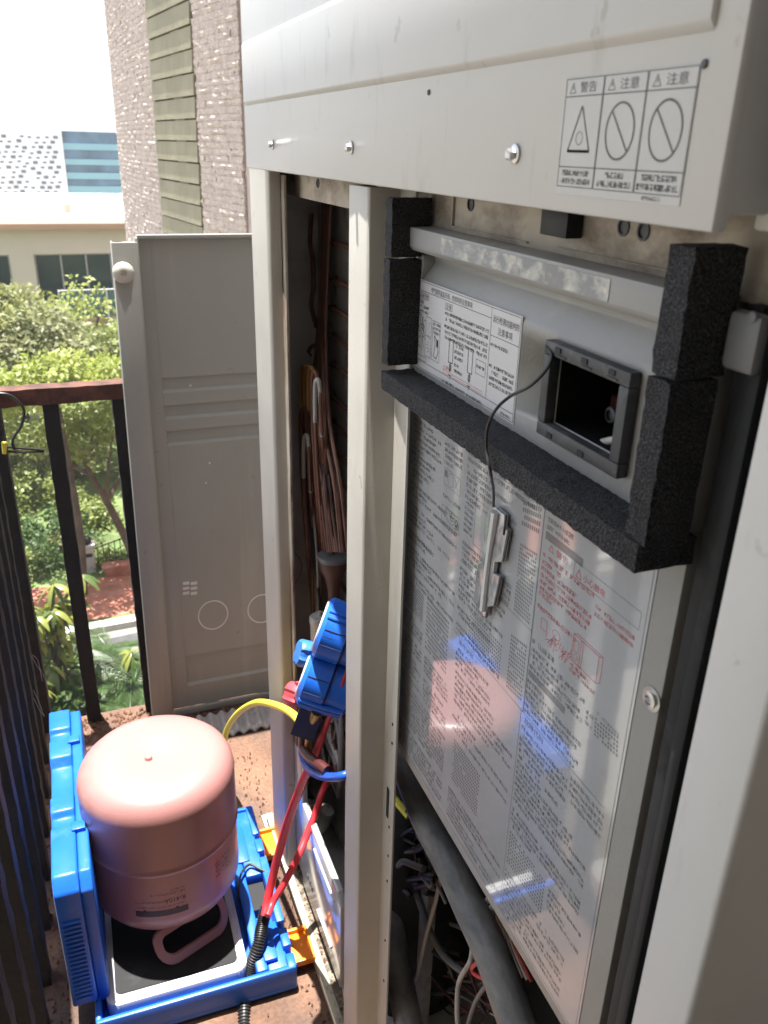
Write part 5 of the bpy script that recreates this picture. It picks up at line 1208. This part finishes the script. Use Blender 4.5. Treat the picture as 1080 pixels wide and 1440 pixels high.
# ================================================================== MANIFOLD GAUGE SET
O = AX(452, 928, .30)
cr = right.normalized(); 
eu = (Vector((0, 0, 1)) * .95 + right * .30).normalized()
vw = O.normalized(); en = -right - vw * (-right).dot(vw) + vw * .20; en = (en - eu * en.dot(eu)).normalized()
ew = eu.cross(en)
def ML(a, b_, c): return O + en * a + eu * b_ + ew * c
mg = thing('manifold_gauge', O, 'blue rubber booted twin gauge manifold hanging in the left opening with red and blue knobs', 'gauge')
def boot(bc, rad, depth, ribs, nm):
    c = ML(0, bc, 0); mb = MB()
    mb.lathe([(rad * .9, -depth), (rad, -depth + .004), (rad, -.024), (rad + .003, -.022), (rad + .003, .0), (rad + .0035, .012), (rad * .97, .018), (rad * .9, .018), (rad * .9, .010)], c, en, 40)
    o = mb.build(nm, M['blue'], mg)
    mb = MB(); mb.lathe([(rad * .905, .008), (rad * .905, .0195), (rad * .88, .0205), (rad * .85, .015)], c, en, 40); mb.build('dial_ring', M['silver'], o)
    mb = MB(); mb.lathe([(rad * .85, .0135), (rad * .5, .0137)], c, en, 40); mb.build('dial_face', M['sticker'], o)
    wc = -vw; wc = (wc - eu * wc.dot(eu) - en * wc.dot(en)).normalized()
    def rim(a_, r_, x_): return c + en * x_ + (eu * math.cos(R(a_)) + wc * math.sin(R(a_))) * r_
    for k, a_ in enumerate((112, 124, 136, 148, 160) if ribs else (28, 40)):
        mb = MB(); mb.tube([rim(a_, rad + .0008, -depth * .9), rim(a_, rad + .0035, -.022), rim(a_, rad + .0035, .013)], .0036 if ribs else .0026, 8, 2); mb.build('grip_rib', M['blue'], o)
    mb = MB(); mb.tube([rim(a_, rad + .0012, -.0245) for a_ in range(-10, 191, 10)], .0011, 6, raw=True); mb.build('seam', M['blue_dark'], o)
    for a_ in (62, 92):
        mb = MB(); mb.tube([rim(a_, rad + .0026, -.021), rim(a_, rad + .0032, .011)], .0010, 6, 2); mb.build('seam', M['blue_dark'], o)
    return o
boot(.055, .043, .060, False, 'gauge'); boot(-.028, .046, .060, True, 'gauge')
for (b_, z_) in ((.055, 0), (-.028, 0)):
    mb = MB(); mb.tube([ML(-.055, b_ + .012, .041), ML(.010, b_ + .012, .043)], .0018, 6, 2); mb.build('seam', M['blue_dark'], mg)
mb = MB(); c0 = ML(-.012, -.092, 0)
pts = []
for a in (-.018, .018):
    for b2 in (-.032, .026):
        for c in (-.03, .03): pts.append(c0 + en * a + eu * b2 + ew * c)
mb.add(pts, [(0, 1, 3, 2), (4, 6, 7, 5), (0, 4, 5, 1), (2, 3, 7, 6), (0, 2, 6, 4), (1, 5, 7, 3)]); mb.build('manifold_body', M['blue_dark'], mg)
def knob(pos, ax, mt, rad, ln):
    mb = MB(); seg = 40; prof_ = [(rad * .55, 0), (rad * .9, .002), (rad, .006), (rad, ln - .004), (rad * .88, ln), (rad * .3, ln + .001)]
    mb.lathe(prof_, pos, ax, seg)
    vs = []
    ax = Vector(ax).normalized()
    for i, (x, y, z) in enumerate(mb.v):
        k = i % seg; p = Vector((x, y, z)); q = p - pos; al = ax * q.dot(ax); rd = q - al
        f_ = 1.0 if (k % 10) < 6 else 0.82
        vs.append(tuple(pos + al + rd * f_))
    mb.v = vs; return mb.build('knob', M[mt], mg)
kb = AX(441, 922, .290); knob(kb, (AX(424, 918, .272) - kb), 'blue_light', .021, .026)
kr = AX(429, 982, .272); knob(kr, (AX(404, 972, .252) - kr), 'red', .0205, .030)
mb = MB(); mb.tube([kb + (ML(0, 0, 0) - kb) * .55, kb], .009, 10, 2); mb.tube([kr + (ML(0, -.05, 0) - kr) * .7, kr], .009, 10, 2); mb.build('stem', M['brass'], mg)
q0 = AX(446, 1000, .283); q1 = AX(437, 1022, .28); q2 = AX(433, 1050, .278)
mb = MB(); mb.tube([q0, q1], [.0085, .0085], 12, 2); mb.tube([q1, q2], [.0062, .0062], 12, 2); mb.lathe([(.0105, -.003), (.0105, .003)], q1, (q1 - q0), 6); mb.build('fitting', M['brass'], mg)
q3 = AX(428, 1014, .277); q4 = AX(427, 1036, .275)
mb = MB(); mb.tube([AX(440, 1000, .285), q3, q4], [.007, .0085, .0085], 12, 3); mb.build('fitting', M['brass'], mg)
# hoses
h = thing('yellow_hose', AX(370, 990, .27), 'yellow hose arching from the manifold down behind the pink cylinder', 'hose')
mb = MB(); mb.tube([AX(427, 1040, .277), AX(424, 1020, .275), AX(410, 1003, .272), AX(388, 992, .27), AX(362, 988, .262), AX(338, 1000, .25), AX(322, 1020, .24), AX(316, 1040, .232), AX(314, 1075, .225), AX(310, 1120, .215), AX(300, 1165, .21)], .0066, 12, 8); mb.build('hose', M['yellow'], h)
h = thing('blue_hose', AX(440, 1085, .28), 'blue hose with a maroon sleeve curling under the brass fittings', 'hose')
mb = MB(); mb.tube([AX(428, 1034, .2755), AX(425, 1058, .273), AX(432, 1078, .273), AX(447, 1089, .277), AX(466, 1093, .287), AX(485, 1090, .30), AX(505, 1080, .33)], .0066, 12, 8); mb.build('hose', M['bluehose'], h)
mb = MB(); mb.tube([AX(427, 1032, .2745), AX(427, 1052, .272), AX(436, 1066, .273), AX(448, 1074, .278), AX(460, 1084, .285)], .0082, 12, 6); mb.build('sleeve', M['maroon'], h)
h = thing('red_hose', AX(400, 1165, .27), 'thick red hose running from the manifold down into the black ribbed conduit', 'hose')
mb = MB(); mb.tube([AX(492, 925, .335), AX(484, 955, .32), AX(470, 990, .305), AX(458, 1022, .298), AX(444, 1060, .29), AX(425, 1102, .28), AX(405, 1155, .266), AX(388, 1215, .245), AX(377, 1262, .226), AX(372, 1288, .214)], [.0028, .0028, .0032, .0046, .0066, .0076, .0078, .0078, .0078, .0076], 12, 8); mb.build('hose', M['redhose'], h)
h = thing('red_branch_hose', AX(410, 1215, .27), 'shorter red hose coming out of the cabinet to join the black conduit', 'hose')
mb = MB(); mb.tube([AX(492, 1040, .46), AX(470, 1080, .40), AX(455, 1110, .355), AX(444, 1142, .332), AX(430, 1178, .306), AX(418, 1207, .283), AX(400, 1242, .256), AX(384, 1268, .232), AX(376, 1288, .216)], .0066, 12, 8); mb.build('hose', M['redhose'], h)
h = thing('ribbed_conduit', AX(360, 1340, .19), 'black ribbed conduit sleeve over the two red hoses in front of the case', 'conduit')
path = catmull([AX(375, 1276, .224), AX(369, 1300, .21), AX(363, 1330, .195), AX(352, 1365, .176), AX(345, 1400, .160), AX(343, 1450, .145), AX(343, 1500, .13)], 40)
mb = MB(); mb.tube(path, [.0098 if (i // 2) % 2 == 0 else .0122 for i in range(len(path))], 14, raw=True); mb.build('sleeve', M['cable'], h)

# ================================================================== AIR
hzm = bpy.data.materials.new('humid_air'); hzm.use_nodes = True; hn = hzm.node_tree; hn.nodes.remove(hn.nodes['Principled BSDF'])
pv = hn.nodes.new('ShaderNodeVolumePrincipled'); pv.inputs['Color'].default_value = (.93, .95, .97, 1); pv.inputs['Density'].default_value = 0.0010; pv.inputs['Anisotropy'].default_value = 0.2
hn.links.new(pv.outputs[0], hn.nodes['Material Output'].inputs['Volume'])
mb = MB(); mb.box(-705, 705, -305, 905, GZ - 1.0, 34.0); hz_o = mb.build('haze', hzm); tag(hz_o, 'thin pale summer haze over the whole place', 'haze', kind='stuff')
